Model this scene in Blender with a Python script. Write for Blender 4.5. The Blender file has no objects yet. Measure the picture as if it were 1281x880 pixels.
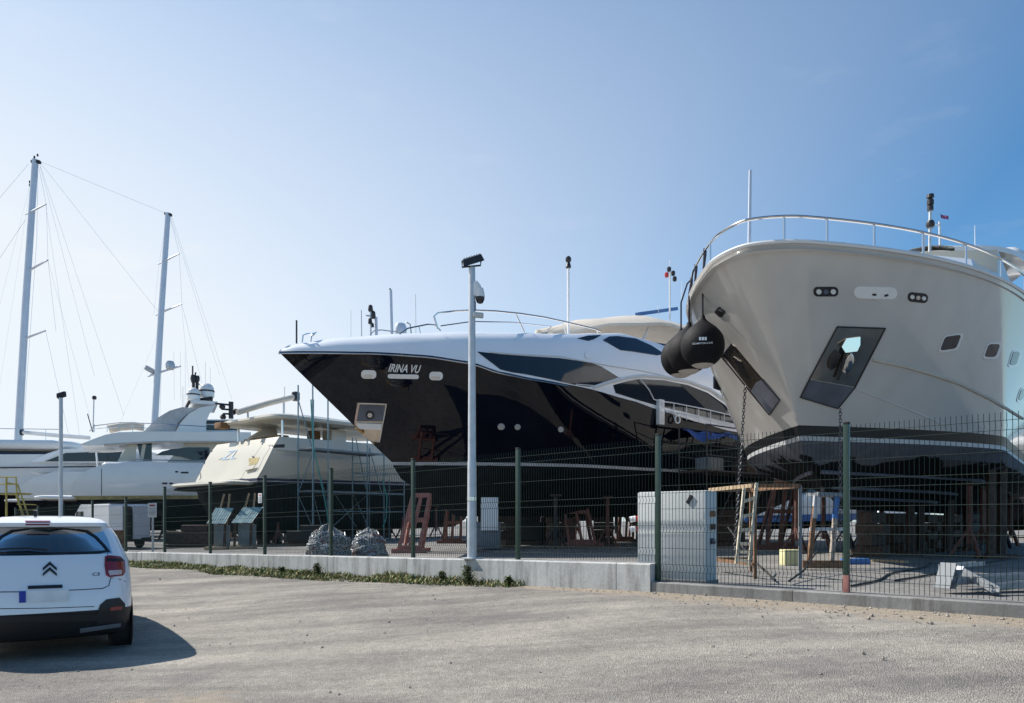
import bpy, bmesh, math, random
from mathutils import Vector, Matrix, noise
from mathutils.bvhtree import BVHTree
from mathutils.geometry import delaunay_2d_cdt
random.seed(7)
scene = bpy.context.scene
COL = scene.collection
R = math.radians
FPX, CX, HY, EYE = 920.0, 640.5, 652.0, 1.45

# ------------------------------------------------------------------ materials
MATS = {}
def mat(name, col, rough=0.5, metal=0.0, var=0.12, scale=6.0, bump=0.0, bscale=40.0, coat=0.0, spec=0.5, streak=False):
    m = bpy.data.materials.new(name); m.use_nodes = True
    nt = m.node_tree; N = nt.nodes; L = nt.links
    p = N['Principled BSDF']
    p.inputs['Roughness'].default_value = rough
    p.inputs['Metallic'].default_value = metal
    p.inputs['Specular IOR Level'].default_value = spec
    p.inputs['Coat Weight'].default_value = coat
    p.inputs['Coat Roughness'].default_value = 0.04
    tc = N.new('ShaderNodeTexCoord')
    nz = N.new('ShaderNodeTexNoise'); nz.inputs['Scale'].default_value = scale; nz.inputs['Detail'].default_value = 6
    if streak:
        mp = N.new('ShaderNodeMapping'); mp.inputs['Scale'].default_value = (1, 1, 0.12)
        L.new(tc.outputs['Object'], mp.inputs['Vector']); L.new(mp.outputs[0], nz.inputs['Vector'])
    else:
        L.new(tc.outputs['Object'], nz.inputs['Vector'])
    rp = N.new('ShaderNodeValToRGB')
    rp.color_ramp.elements[0].position = 0.3; rp.color_ramp.elements[1].position = 0.7
    rp.color_ramp.elements[0].color = tuple(c * (1 - var) for c in col) + (1,)
    rp.color_ramp.elements[1].color = tuple(min(1, c * (1 + var)) for c in col) + (1,)
    L.new(nz.outputs['Fac'], rp.inputs[0]); L.new(rp.outputs[0], p.inputs['Base Color'])
    if bump > 0:
        b2 = N.new('ShaderNodeTexNoise'); b2.inputs['Scale'].default_value = bscale; b2.inputs['Detail'].default_value = 5
        L.new(tc.outputs['Object'], b2.inputs['Vector'])
        bp = N.new('ShaderNodeBump'); bp.inputs['Strength'].default_value = bump; bp.inputs['Distance'].default_value = 0.02
        L.new(b2.outputs['Fac'], bp.inputs['Height']); L.new(bp.outputs[0], p.inputs['Normal'])
    MATS[name] = m
    return m
M = MATS
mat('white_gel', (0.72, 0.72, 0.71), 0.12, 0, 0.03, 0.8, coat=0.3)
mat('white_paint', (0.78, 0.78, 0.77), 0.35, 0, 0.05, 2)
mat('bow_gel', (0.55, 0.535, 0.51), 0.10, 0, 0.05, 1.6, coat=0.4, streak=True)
mat('silver_gel', (0.80, 0.81, 0.84), 0.28, 0.0, 0.03, 0.6, coat=0.4)
mat('cream_gel', (0.50, 0.475, 0.40), 0.25, 0, 0.04, 0.7, coat=0.15)
mat('black_gloss', (0.003, 0.0045, 0.010), 0.02, 0, 0.1, 1, bump=0.10, bscale=1.3, spec=0.38)
mat('navy', (0.02, 0.03, 0.08), 0.25, 0, 0.1)
mat('boot_black', (0.008, 0.008, 0.01), 0.4, 0, 0.2, 3)
mat('boot_white', (0.42, 0.43, 0.44), 0.45, 0, 0.12, 3)
mat('antifoul_dark', (0.009, 0.010, 0.013), 0.8, 0, 0.5, 2.5, 0.2, 8, spec=0.15)
mat('antifoul_grey', (0.10, 0.11, 0.14), 0.7, 0, 0.35, 1.5, 0.2, 8)
mat('glass_dark', (0.012, 0.018, 0.03), 0.03, 0, 0.05, 1, spec=0.6)
mat('window_grey', (0.012, 0.016, 0.024), 0.05, 0, 0.1, 1, spec=0.42)
mat('steel', (0.62, 0.62, 0.62), 0.14, 1.0, 0.05, 5)
mat('mirror_steel', (0.70, 0.60, 0.48), 0.22, 1.0, 0.25, 2, 0.5, 2.2)
mat('clean_mirror', (0.8, 0.8, 0.8), 0.03, 1.0, 0.02, 2)
mat('dark_metal', (0.03, 0.03, 0.035), 0.4, 0.3, 0.2)
mat('mast_alloy', (0.55, 0.60, 0.68), 0.35, 0.2, 0.05, 1)
mat('galv', (0.50, 0.53, 0.56), 0.42, 0.35, 0.10, 7)
mat('green_paint', (0.014, 0.042, 0.03), 0.4, 0, 0.15, 10)
mat('green_wire', (0.035, 0.05, 0.045), 0.9, 0, 0.1, 10, spec=0.1)
mat('red_oxide', (0.30, 0.13, 0.11), 0.75, 0, 0.25, 7, 0.2)
mat('brown_oxide', (0.16, 0.07, 0.055), 0.8, 0, 0.3, 7, 0.2)
mat('rust', (0.20, 0.11, 0.06), 0.85, 0.1, 0.5, 9, 0.4)
mat('rust_pale', (0.34, 0.29, 0.25), 0.85, 0.1, 0.5, 12, 0.3)
mat('wood', (0.36, 0.27, 0.17), 0.8, 0, 0.3, 12, 0.2)
mat('wood_pale', (0.55, 0.49, 0.38), 0.8, 0, 0.25, 14, 0.2)
mat('dark_wood', (0.07, 0.045, 0.035), 0.85, 0, 0.4, 9, 0.3)
mat('cream_block', (0.55, 0.52, 0.30), 0.8, 0, 0.15, 5)
mat('chain_steel', (0.11, 0.11, 0.12), 0.5, 0.6, 0.3, 9)
mat('flag_cloth', (0.16, 0.05, 0.14), 0.8)
mat('galv_dull', (0.26, 0.28, 0.30), 0.5, 0.3, 0.2, 7)
mat('rubber', (0.015, 0.015, 0.016), 0.75, 0, 0.2, 20, 0.1)
mat('fender_cloth', (0.005, 0.005, 0.007), 0.7, 0, 0.4, 6, 0.3, 14, spec=0.22)
mat('fender_tip', (0.50, 0.46, 0.42), 0.7, 0, 0.1)
mat('rope', (0.02, 0.02, 0.035), 0.8)
mat('canvas', (0.52, 0.47, 0.40), 0.7, 0, 0.06, 2)
mat('blue_tarp', (0.02, 0.07, 0.28), 0.5, 0, 0.3, 3)
mat('blue_paint', (0.05, 0.14, 0.36), 0.5, 0, 0.15, 8)
mat('scaffold_blue', (0.16, 0.25, 0.29), 0.5, 0.2, 0.25, 5)
mat('teal_rope', (0.05, 0.28, 0.27), 0.8)
mat('ochre', (0.45, 0.24, 0.07), 0.7)
mat('yellow_paint', (0.40, 0.32, 0.08), 0.5, 0, 0.15)
mat('grey_cabinet', (0.50, 0.53, 0.53), 0.6, 0, 0.08, 3, 0.1, 30, streak=True)
mat('grey_plastic', (0.16, 0.18, 0.20), 0.6)
mat('red_plastic', (0.45, 0.03, 0.03), 0.4)
mat('teal_sheet', (0.20, 0.36, 0.38), 0.6, 0, 0.15, 4)
mat('board_grey', (0.20, 0.24, 0.25), 0.8, 0, 0.2, 4)
mat('car_white', (0.74, 0.76, 0.80), 0.18, 0, 0.02, 1, coat=0.6)
mat('car_black', (0.012, 0.012, 0.014), 0.55, 0, 0.1, 20, 0.05, 200)
mat('car_trim', (0.02, 0.02, 0.022), 0.25, 0.2)
mat('lamp_red', (0.20, 0.004, 0.012), 0.08, 0, 0.15, 20, coat=0.6)
mat('lamp_white', (0.55, 0.45, 0.45), 0.1, 0, 0.1, 20, coat=0.6)
mat('plate_white', (0.70, 0.70, 0.70), 0.45)
mat('plate_blue', (0.01, 0.03, 0.30), 0.45)
mat('seat_cloth', (0.03, 0.03, 0.035), 0.9)
mat('skin_orange', (0.45, 0.20, 0.10), 0.7)
mat('leaf', (0.12, 0.165, 0.04), 0.7, 0, 0.35, 3)
mat('leaf_dark', (0.06, 0.085, 0.022), 0.7, 0, 0.35, 3)
mat('dry_leaf', (0.32, 0.26, 0.115), 0.85, 0, 0.3, 3)
mat('tan_cushion', (0.20, 0.11, 0.05), 0.8)
mat('text_white', (0.75, 0.76, 0.78), 0.4)
mat('text_blue', (0.30, 0.42, 0.56), 0.4)

def nodes(name):
    m = bpy.data.materials.new(name); m.use_nodes = True; MATS[name] = m
    return m, m.node_tree.nodes, m.node_tree.links, m.node_tree.nodes['Principled BSDF']

def tnoise(N, L, vec, scale, detail=6, rough=0.55):
    n = N.new('ShaderNodeTexNoise'); n.inputs['Scale'].default_value = scale; n.inputs['Detail'].default_value = detail
    n.inputs['Roughness'].default_value = rough
    L.new(vec, n.inputs['Vector']); return n
def ramp(N, L, fac, a, b, ca, cb):
    r = N.new('ShaderNodeValToRGB'); r.color_ramp.elements[0].position = a; r.color_ramp.elements[1].position = b
    r.color_ramp.elements[0].color = tuple(ca) + (1,); r.color_ramp.elements[1].color = tuple(cb) + (1,)
    L.new(fac, r.inputs[0]); return r
def mixc(N, L, fac, a, b, mode='MIX'):
    x = N.new('ShaderNodeMix'); x.data_type = 'RGBA'; x.blend_type = mode
    if isinstance(fac, float): x.inputs[0].default_value = fac
    else: L.new(fac, x.inputs[0])
    for s, v in ((6, a), (7, b)):
        if isinstance(v, tuple): x.inputs[s].default_value = v + (1,)
        else: L.new(v, x.inputs[s])
    return x.outputs[2]

def road_material():
    m, N, L, p = nodes('road_gravel')
    g = N.new('ShaderNodeNewGeometry'); pos = g.outputs['Position']
    big = tnoise(N, L, pos, 0.32, 5, 0.6)
    mp = N.new('ShaderNodeMapping'); mp.inputs['Rotation'].default_value = (0, 0, R(40.5)); mp.inputs['Scale'].default_value = (0.25, 1.4, 1)
    L.new(pos, mp.inputs['Vector'])
    tracks = tnoise(N, L, mp.outputs[0], 0.9, 5, 0.6)
    c1 = ramp(N, L, big.outputs['Fac'], 0.38, 0.62, (0.285, 0.266, 0.243), (0.415, 0.385, 0.342))
    c2 = ramp(N, L, tracks.outputs['Fac'], 0.40, 0.62, (0.54, 0.55, 0.57), (1.06, 1.05, 1.03))
    c = mixc(N, L, 0.75, c1.outputs[0], c2.outputs[0], 'MULTIPLY')
    vo = N.new('ShaderNodeTexVoronoi'); vo.inputs['Scale'].default_value = 95; L.new(pos, vo.inputs['Vector'])
    st = ramp(N, L, vo.outputs['Color'], 0.1, 0.9, (0.62, 0.62, 0.63), (1.32, 1.3, 1.26))
    c = mixc(N, L, 0.85, c, st.outputs[0], 'MULTIPLY')
    sm = tnoise(N, L, pos, 9, 8, 0.75)
    s2 = ramp(N, L, sm.outputs['Fac'], 0.3, 0.7, (0.72, 0.72, 0.73), (1.2, 1.2, 1.18))
    c = mixc(N, L, 0.8, c, s2.outputs[0], 'MULTIPLY')
    # worn dark patches and brown soil stains
    pn = tnoise(N, L, pos, 0.55, 8, 0.7)
    pr = ramp(N, L, pn.outputs['Fac'], 0.54, 0.70, (0, 0, 0), (0.8, 0.8, 0.8))
    c = mixc(N, L, pr.outputs[0], c, (0.165, 0.155, 0.15))
    ln = tnoise(N, L, mp.outputs[0], 2.6, 8, 0.75)
    lr = ramp(N, L, ln.outputs['Fac'], 0.55, 0.72, (0, 0, 0), (0.6, 0.6, 0.6))
    c = mixc(N, L, lr.outputs[0], c, (0.40, 0.365, 0.31))
    at = N.new('ShaderNodeAttribute'); at.attribute_name = 'soil'
    br = tnoise(N, L, pos, 2.2, 8, 0.75)
    ad = N.new('ShaderNodeMath'); ad.operation = 'ADD'; L.new(at.outputs['Fac'], ad.inputs[0]); L.new(br.outputs['Fac'], ad.inputs[1])
    sr = ramp(N, L, ad.outputs[0], 0.85, 1.15, (0, 0, 0), (1, 1, 1))
    sc = ramp(N, L, sm.outputs['Fac'], 0.3, 0.7, (0.28, 0.235, 0.18), (0.40, 0.345, 0.275))
    c = mixc(N, L, sr.outputs[0], c, sc.outputs[0])
    L.new(c, p.inputs['Base Color']); p.inputs['Roughness'].default_value = 0.95; p.inputs['Specular IOR Level'].default_value = 0.15
    ma = N.new('ShaderNodeMath'); ma.operation = 'ADD'
    L.new(vo.outputs['Distance'], ma.inputs[0]); L.new(sm.outputs['Fac'], ma.inputs[1])
    bp = N.new('ShaderNodeBump'); bp.inputs['Strength'].default_value = 0.7; bp.inputs['Distance'].default_value = 0.02
    L.new(ma.outputs[0], bp.inputs['Height']); L.new(bp.outputs[0], p.inputs['Normal'])
road_material()

def concrete_material(name, a, b, dark, sc=1.0):
    m, N, L, p = nodes(name)
    g = N.new('ShaderNodeNewGeometry'); pos = g.outputs['Position']
    n1 = tnoise(N, L, pos, 0.9 * sc, 8, 0.65)
    c1 = ramp(N, L, n1.outputs['Fac'], 0.35, 0.65, a, b)
    mp = N.new('ShaderNodeMapping'); mp.inputs['Scale'].default_value = (3, 3, 0.35); L.new(pos, mp.inputs['Vector'])
    n2 = tnoise(N, L, mp.outputs[0], 2.2, 8, 0.7)
    r2 = ramp(N, L, n2.outputs['Fac'], 0.46, 0.70, (1, 1, 1), dark)
    c = mixc(N, L, 0.9, c1.outputs[0], r2.outputs[0], 'MULTIPLY')
    n3 = tnoise(N, L, pos, 28, 6, 0.7)
    r3 = ramp(N, L, n3.outputs['Fac'], 0.3, 0.7, (0.85, 0.85, 0.85), (1.1, 1.1, 1.1))
    c = mixc(N, L, 1.0, c, r3.outputs[0], 'MULTIPLY')
    L.new(c, p.inputs['Base Color']); p.inputs['Roughness'].default_value = 0.9; p.inputs['Specular IOR Level'].default_value = 0.2
    bp = N.new('ShaderNodeBump'); bp.inputs['Strength'].default_value = 0.35; bp.inputs['Distance'].default_value = 0.01
    L.new(n3.outputs['Fac'], bp.inputs['Height']); L.new(bp.outputs[0], p.inputs['Normal'])
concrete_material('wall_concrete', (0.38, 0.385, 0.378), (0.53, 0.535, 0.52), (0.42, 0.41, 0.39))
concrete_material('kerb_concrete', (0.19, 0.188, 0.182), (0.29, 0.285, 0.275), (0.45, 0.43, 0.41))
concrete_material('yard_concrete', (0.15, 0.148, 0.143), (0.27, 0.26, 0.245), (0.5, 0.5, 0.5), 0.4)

def ragged_bottom():
    m, N, L, p = nodes('ragged_antifoul')
    g = N.new('ShaderNodeNewGeometry'); pos = g.outputs['Position']
    sx = N.new('ShaderNodeSeparateXYZ'); L.new(pos, sx.inputs[0])
    n = tnoise(N, L, pos, 1.1, 4, 0.55)
    a = N.new('ShaderNodeMath'); a.operation = 'MULTIPLY_ADD'; a.inputs[1].default_value = 0.9; L.new(n.outputs['Fac'], a.inputs[0]); L.new(sx.outputs['Z'], a.inputs[2])
    r = N.new('ShaderNodeMapRange'); r.inputs['From Min'].default_value = 3.15; r.inputs['From Max'].default_value = 3.18
    L.new(a.outputs[0], r.inputs[0])
    c = mixc(N, L, r.outputs[0], (0.004, 0.004, 0.005), (0.10, 0.105, 0.125))
    n2 = tnoise(N, L, pos, 4, 6, 0.6); rr = ramp(N, L, n2.outputs['Fac'], 0.3, 0.7, (0.75, 0.75, 0.75), (1.15, 1.15, 1.15))
    c = mixc(N, L, 1.0, c, rr.outputs[0], 'MULTIPLY')
    L.new(c, p.inputs['Base Color']); p.inputs['Roughness'].default_value = 0.8; p.inputs['Specular IOR Level'].default_value = 0.12
ragged_bottom()

def glass_material(name, tint, alpha):
    m, N, L, p = nodes(name)
    out = N['Material Output']
    gl = N.new('ShaderNodeBsdfGlossy'); gl.inputs['Roughness'].default_value = 0.02
    tr = N.new('ShaderNodeBsdfTransparent'); tr.inputs['Color'].default_value = tint + (1,)
    fr = N.new('ShaderNodeFresnel'); fr.inputs['IOR'].default_value = 1.5
    mx = N.new('ShaderNodeMixShader'); L.new(fr.outputs[0], mx.inputs[0]); L.new(tr.outputs[0], mx.inputs[1]); L.new(gl.outputs[0], mx.inputs[2])
    L.new(mx.outputs[0], out.inputs['Surface'])
glass_material('car_glass', (0.42, 0.46, 0.48), 0.5)
glass_material('clear_glass', (0.85, 0.9, 0.92), 0.5)

# ------------------------------------------------------------------ object helpers
def link(o):
    COL.objects.link(o); return o
class MB:
    def __init__(s): s.v = []; s.f = []
    def add(s, vs, fs):
        o = len(s.v); s.v += [Vector(v) for v in vs]; s.f += [tuple(i + o for i in f) for f in fs]; return s
    def box(s, c, size, rot=None, rz=0.0):
        hx, hy, hz = size[0] / 2, size[1] / 2, size[2] / 2
        m = rot if rot is not None else Matrix.Rotation(rz, 3, 'Z')
        vs = [Vector(c) + m @ Vector((x, y, z)) for x in (-hx, hx) for y in (-hy, hy) for z in (-hz, hz)]
        return s.add(vs, [(0, 1, 3, 2), (4, 6, 7, 5), (0, 4, 5, 1), (2, 3, 7, 6), (0, 2, 6, 4), (1, 5, 7, 3)])
    def bbox(s, c, size, rz=0.0, b=0.02, rot=None):     # bevelled box
        bm = bmesh.new(); bmesh.ops.create_cube(bm, size=1.0)
        bmesh.ops.scale(bm, vec=Vector(size), verts=bm.verts)
        bmesh.ops.bevel(bm, geom=bm.edges[:], offset=b, segments=2, affect='EDGES', profile=0.6)
        m = (rot if rot is not None else Matrix.Rotation(rz, 3, 'Z'))
        bm.verts.index_update()
        s.add([Vector(c) + m @ v.co for v in bm.verts], [tuple(v.index for v in f.verts) for f in bm.faces]); bm.free(); return s
    def bar(s, a, b, w, h):                              # rectangular bar from a to b
        a = Vector(a); b = Vector(b); d = (b - a); L = d.length; d.normalize()
        up = Vector((0, 0, 1)) if abs(d.z) < 0.95 else Vector((0, 1, 0))
        x = d.cross(up).normalized(); y = x.cross(d).normalized()
        m = Matrix((x, d, y)).transposed()
        return s.box((a + b) / 2, (w, L, h), rot=m)
    def tube(s, pts, r, n=8, r1=None, cap=True):
        pts = [Vector(p) for p in pts]; rings = []
        K = len(pts)
        px = None
        for i, p in enumerate(pts):
            d = (pts[min(i + 1, K - 1)] - pts[max(i - 1, 0)]).normalized()
            if px is None:
                up = Vector((0, 0, 1)) if abs(d.z) < 0.9 else Vector((1, 0, 0))
                px = d.cross(up).normalized()
            else:
                px = (px - d * px.dot(d)).normalized()
            py = d.cross(px)
            rr = r if r1 is None else r + (r1 - r) * i / max(1, K - 1)
            rings.append([p + (px * math.cos(2 * math.pi * k / n) + py * math.sin(2 * math.pi * k / n)) * rr for k in range(n)])
        vs = [v for rg in rings for v in rg]; fs = []
        for i in range(K - 1):
            for k in range(n):
                fs.append((i * n + k, i * n + (k + 1) % n, (i + 1) * n + (k + 1) % n, (i + 1) * n + k))
        if cap:
            fs.append(tuple(range(n))[::-1]); fs.append(tuple((K - 1) * n + k for k in range(n)))
        return s.add(vs, fs)
    def grid(s, rows, flip=False):
        J = len(rows); K = len(rows[0]); vs = [v for r in rows for v in r]; fs = []
        for j in range(J - 1):
            for k in range(K - 1):
                f = (j * K + k, j * K + k + 1, (j + 1) * K + k + 1, (j + 1) * K + k)
                fs.append(f[::-1] if flip else f)
        return s.add(vs, fs)
    def lathe(s, prof, c=(0, 0, 0), n=24, m=None):
        vs = []; fs = []
        for (r, z) in prof:
            for k in range(n):
                a = 2 * math.pi * k / n; p = Vector((r * math.cos(a), r * math.sin(a), z))
                vs.append(Vector(c) + (m @ p if m else p))
        for i in range(len(prof) - 1):
            for k in range(n):
                fs.append((i * n + k, i * n + (k + 1) % n, (i + 1) * n + (k + 1) % n, (i + 1) * n + k))
        fs.append(tuple(range(n))[::-1]); fs.append(tuple((len(prof) - 1) * n + k for k in range(n)))
        return s.add(vs, fs)
    def prism(s, poly, d):                               # 3D polygon extruded by the vector d
        d = Vector(d); n = len(poly); vs = [Vector(p) for p in poly] + [Vector(p) + d for p in poly]
        fs = [tuple(range(n)), tuple(range(2 * n - 1, n - 1, -1))]
        fs += [(i, i + n, (i + 1) % n + n, (i + 1) % n) for i in range(n)]
        return s.add(vs, fs)
    def torus_link(s, c, ax, up, ln, wd, r, n=10, k=5):
        ax = Vector(ax); up = Vector(up); c = Vector(c); nrm = ax.cross(up); rings = []
        pts = [c + up * (ln * math.cos(2 * math.pi * i / n)) + ax * (wd * math.sin(2 * math.pi * i / n)) for i in range(n)]
        vs = []; fs = []
        for i in range(n):
            d = (pts[(i + 1) % n] - pts[i - 1]).normalized(); o = d.cross(nrm)
            for j in range(k):
                a = 2 * math.pi * j / k; vs.append(pts[i] + (o * math.cos(a) + nrm * math.sin(a)) * r)
        for i in range(n):
            for j in range(k):
                fs.append((i * k + j, i * k + (j + 1) % k, ((i + 1) % n) * k + (j + 1) % k, ((i + 1) % n) * k + j))
        return s.add(vs, fs)
    def build(s, name, material, parent=None, smooth=35, recalc=True):
        me = bpy.data.meshes.new(name); me.from_pydata(s.v, [], s.f)
        bm = bmesh.new(); bm.from_mesh(me)
        if recalc: bmesh.ops.recalc_face_normals(bm, faces=bm.faces)
        bm.to_mesh(me); bm.free()
        if smooth:
            for p in me.polygons: p.use_smooth = True
            me.set_sharp_from_angle(angle=R(smooth))
        me.materials.append(M[material])
        o = link(bpy.data.objects.new(name, me))
        if parent is not None: attach(o, parent)
        return o
def weld(o, ang=40):
    bm = bmesh.new(); bm.from_mesh(o.data); bmesh.ops.remove_doubles(bm, verts=bm.verts, dist=.001); bmesh.ops.recalc_face_normals(bm, faces=bm.faces); bm.to_mesh(o.data); bm.free()
    o.data.set_sharp_from_angle(angle=R(ang)); return o
PINV = {}
def world_inv(o):
    m = Matrix.Translation(o.location) @ o.rotation_euler.to_matrix().to_4x4()
    return m.inverted()
def attach(o, parent):
    o.parent = parent
    if parent.type == 'EMPTY': o.matrix_parent_inverse = world_inv(parent)
def thing(name, label, cat, loc=(0, 0, 0), group=None):
    o = link(bpy.data.objects.new(name, None)); o.location = loc; o.empty_display_size = 0.3
    o['label'] = label; o['category'] = cat
    if group: o['group'] = group
    return o
def tag(o, label, cat, group=None):
    o['label'] = label; o['category'] = cat
    if group: o['group'] = group
    return o
def structure(o): o['kind'] = 'structure'; return o
def copy_thing(root, loc, rz=0.0, label=None):
    r = root.copy(); COL.objects.link(r); r.location = loc; r.rotation_euler = (0, 0, rz)
    if label: r['label'] = label
    for ch in [c for c in root.children]:
        c = ch.copy(); COL.objects.link(c); c.parent = r
        for g in ch.children:
            d = g.copy(); COL.objects.link(d); d.parent = c
    return r
def ray(px, py): return Vector(((px - CX) / FPX, 1.0, (HY - py) / FPX))
def at(px, py, Y): return Vector((0, 0, EYE)) + ray(px, py) * Y
def yardz(x, y=0):
    k = min(1, max(0, (-2 - x) / 14)); k = k * k * (3 - 2 * k); return 0.55 - 0.30 * k
def foot(px, py):                                       # yard point seen at this pixel
    z = 0.55
    for _ in range(6):
        Y = FPX * (EYE - z) / (py - HY); X = (px - CX) / FPX * Y; z = yardz(X)
    return Vector((X, Y, z))
def bvh_of(objs):
    vs = []; fs = []
    for o in objs:
        k = len(vs); vs += [v.co.copy() for v in o.data.vertices]; fs += [tuple(i + k for i in p.vertices) for p in o.data.polygons]
    return BVHTree.FromPolygons(vs, fs)
ORG = Vector((0, 0, EYE))
def hit(bvh, px, py):
    d = ray(px, py).normalized(); h = bvh.ray_cast(ORG, d)
    if h[0] is None:                                    # just off the edge: nearest point of the surface to the line of sight
        best = None
        for k in range(60):
            q = ORG + d * (8 + k * 0.8); n = bvh.find_nearest(q)
            if n[0] is not None and (best is None or n[3] < best[3]): best = n
        p, n = best[0], best[1]
    else: p, n = h[0], h[1]
    if n.dot(d) > 0: n = -n
    return p, n
def patch_mesh(bvh, poly, off=0.006, step=3.0, depth=0.03, mb=None):
    mb = mb or MB()
    pts = [Vector((x, y)) for x, y in poly]
    dense = []
    for i, a in enumerate(pts):
        b = pts[(i + 1) % len(pts)]; k = max(1, int((b - a).length / step))
        dense += [a.lerp(b, j / k) for j in range(k)]
    n0 = len(dense)
    x0 = min(p.x for p in pts); x1 = max(p.x for p in pts); y0 = min(p.y for p in pts); y1 = max(p.y for p in pts)
    def inside(x, y):
        c = False; j = n0 - 1
        for i in range(n0):
            a, b = dense[i], dense[j]
            if (a.y > y) != (b.y > y) and x < (b.x - a.x) * (y - a.y) / (b.y - a.y) + a.x: c = not c
            j = i
        return c
    inner = []
    x = x0 + step / 2
    while x < x1:
        y = y0 + step / 2
        while y < y1:
            if inside(x, y) and min((p - Vector((x, y))).length for p in dense) > step * 0.45: inner.append(Vector((x, y)))
            y += step
        x += step
    res = delaunay_2d_cdt(dense + inner, [(i, (i + 1) % n0) for i in range(n0)], [], 1, 1e-4)
    V2, F2 = res[0], res[2]
    out = []; nr = []
    for p in V2:
        q, n = hit(bvh, p.x, p.y); out.append(q + n * off); nr.append(n)
    o = len(mb.v); mb.v += out; mb.f += [tuple(i + o for i in f) for f in F2]
    # skirt that gives the piece its thickness
    from collections import Counter
    ec = Counter()
    for f in F2:
        for i in range(len(f)): ec[tuple(sorted((f[i], f[(i + 1) % len(f)])))] += 1
    base = {}
    for (a, b), c in ec.items():
        if c == 1:
            for i in (a, b):
                if i not in base: base[i] = len(mb.v); mb.v.append(out[i] - nr[i] * depth)
            mb.f.append((a + o, b + o, base[b], base[a]))
    return mb
def patch(bvh, poly, name, material, parent, off=0.006, step=3.0, depth=0.03, smooth=50):
    return patch_mesh(bvh, poly, off, step, depth).build(name, material, parent, smooth)
def pill(cx, cy, w, h, ang=0.0, n=7, sk=0.0):
    r = min(w, h) / 2; pts = []
    for sx, a0 in ((1, -90), (-1, 90)):
        for i in range(n + 1):
            a = R(a0 + 180 * i / n); pts.append((sx * (w / 2 - r) + r * math.cos(a), r * math.sin(a)))
    ca, sa = math.cos(ang), math.sin(ang)
    return [(cx + (x + sk * y) * ca - y * sa, cy + (x + sk * y) * sa + y * ca) for x, y in pts]
def rrect(cx, cy, w, h, r, ang=0.0, sk=0.0, n=4):
    pts = []
    for sx, sy, a0 in ((1, 1, 0), (-1, 1, 90), (-1, -1, 180), (1, -1, 270)):
        for i in range(n + 1):
            a = R(a0 + 90 * i / n); pts.append((sx * (w / 2 - r) + r * math.cos(a), sy * (h / 2 - r) + r * math.sin(a)))
    ca, sa = math.cos(ang), math.sin(ang)
    return [(cx + (x + sk * y) * ca - y * sa, cy + (x + sk * y) * sa + y * ca) for x, y in pts]
def surf_line(bvh, pix, off, step=6):
    out = []
    for i in range(len(pix) - 1):
        a, b = Vector(pix[i]), Vector(pix[i + 1]); k = max(1, int((b - a).length / step))
        for j in range(k + (1 if i == len(pix) - 2 else 0)):
            p = a.lerp(b, j / k); q, n = hit(bvh, p.x, p.y); out.append(q + n * off)
    return out
def text_mesh(s, shear=0.0, bold=0.0):
    cu = bpy.data.curves.new('lettering', 'FONT'); cu.body = s; cu.shear = shear; cu.offset = bold; cu.resolution_u = 3
    o = bpy.data.objects.new('lettering', cu); COL.objects.link(o)
    dg = bpy.context.evaluated_depsgraph_get(); me = bpy.data.meshes.new_from_object(o.evaluated_get(dg))
    vs = [v.co.copy() for v in me.vertices]; fs = [tuple(p.vertices) for p in me.polygons]
    bpy.data.objects.remove(o); bpy.data.meshes.remove(me)
    x0 = min(v.x for v in vs); x1 = max(v.x for v in vs); y0 = min(v.y for v in vs); y1 = max(v.y for v in vs)
    return [((v.x - x0) / (x1 - x0), (v.y - y0) / (y1 - y0)) for v in vs], fs
def text_on(bvh, s, quad, name, material, parent, shear=0.0, bold=0.0, off=0.012):
    uv, fs = text_mesh(s, shear, bold)
    (ax, ay), (bx, by), (cx, cy), (dx, dy) = quad        # bottom-left, bottom-right, top-right, top-left
    mb = MB(); vs = []
    for u, v in uv:
        x = (ax * (1 - u) + bx * u) * (1 - v) + (dx * (1 - u) + cx * u) * v
        y = (ay * (1 - u) + by * u) * (1 - v) + (dy * (1 - u) + cy * u) * v
        p, n = hit(bvh, x, y); vs.append(p + n * off)
    mb.add(vs, fs)
    return mb.build(name, material, parent, 0)

# ------------------------------------------------------------------ boat frame
class Frame:
    def __init__(s, O, deg):
        a = R(deg); s.O = Vector((O[0], O[1], 0)); s.u = Vector((math.sin(a), math.cos(a), 0)); s.n = Vector((math.cos(a), -math.sin(a), 0))
        s.ang = -a
    def W(s, x, y, z): p = s.O + s.u * x + s.n * y; p.z = z; return p
    def px(s, px, py, b):                               # local (x, z) at lateral offset b for a pixel
        r = (px - CX) / FPX; ox = s.O.x + s.n.x * b; oy = s.O.y + s.n.y * b
        x = (r * oy - ox) / (s.u.x - r * s.u.y); Y = oy + s.u.y * x
        return x, EYE + (HY - py) / FPX * Y
    def P(s, px, py, b): x, z = s.px(px, py, b); return s.W(x, b, z)
    def rot(s): return Matrix((s.n, s.u, Vector((0, 0, 1)))).transposed()   # box axes: across, along, up
def lerp_tab(tab):
    def f(x):
        if x <= tab[0][0]: return tab[0][1]
        for (a, va), (b, vb) in zip(tab, tab[1:]):
            if x <= b:
                t = (x - a) / (b - a); t = t * t * (3 - 2 * t) * 0.5 + t * 0.5; return va + (vb - va) * t
        return tab[-1][1]
    return f
def bfun(B, L, p, tail=0.0, Lt=24): return lambda s: B * (1 - max(0.0, 1 - s / L) ** p) * (1 - tail * max(0, (s - L) / Lt))
def row_pts(fr, row, L, K, side, power=1.7):
    x0, zf, bf = row; out = []
    for k in range(K + 1):
        f = (k / K) ** power; s = f * (L - x0); out.append(fr.W(x0 + s, side * bf(s), zf(x0 + s)))
    return out
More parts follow.
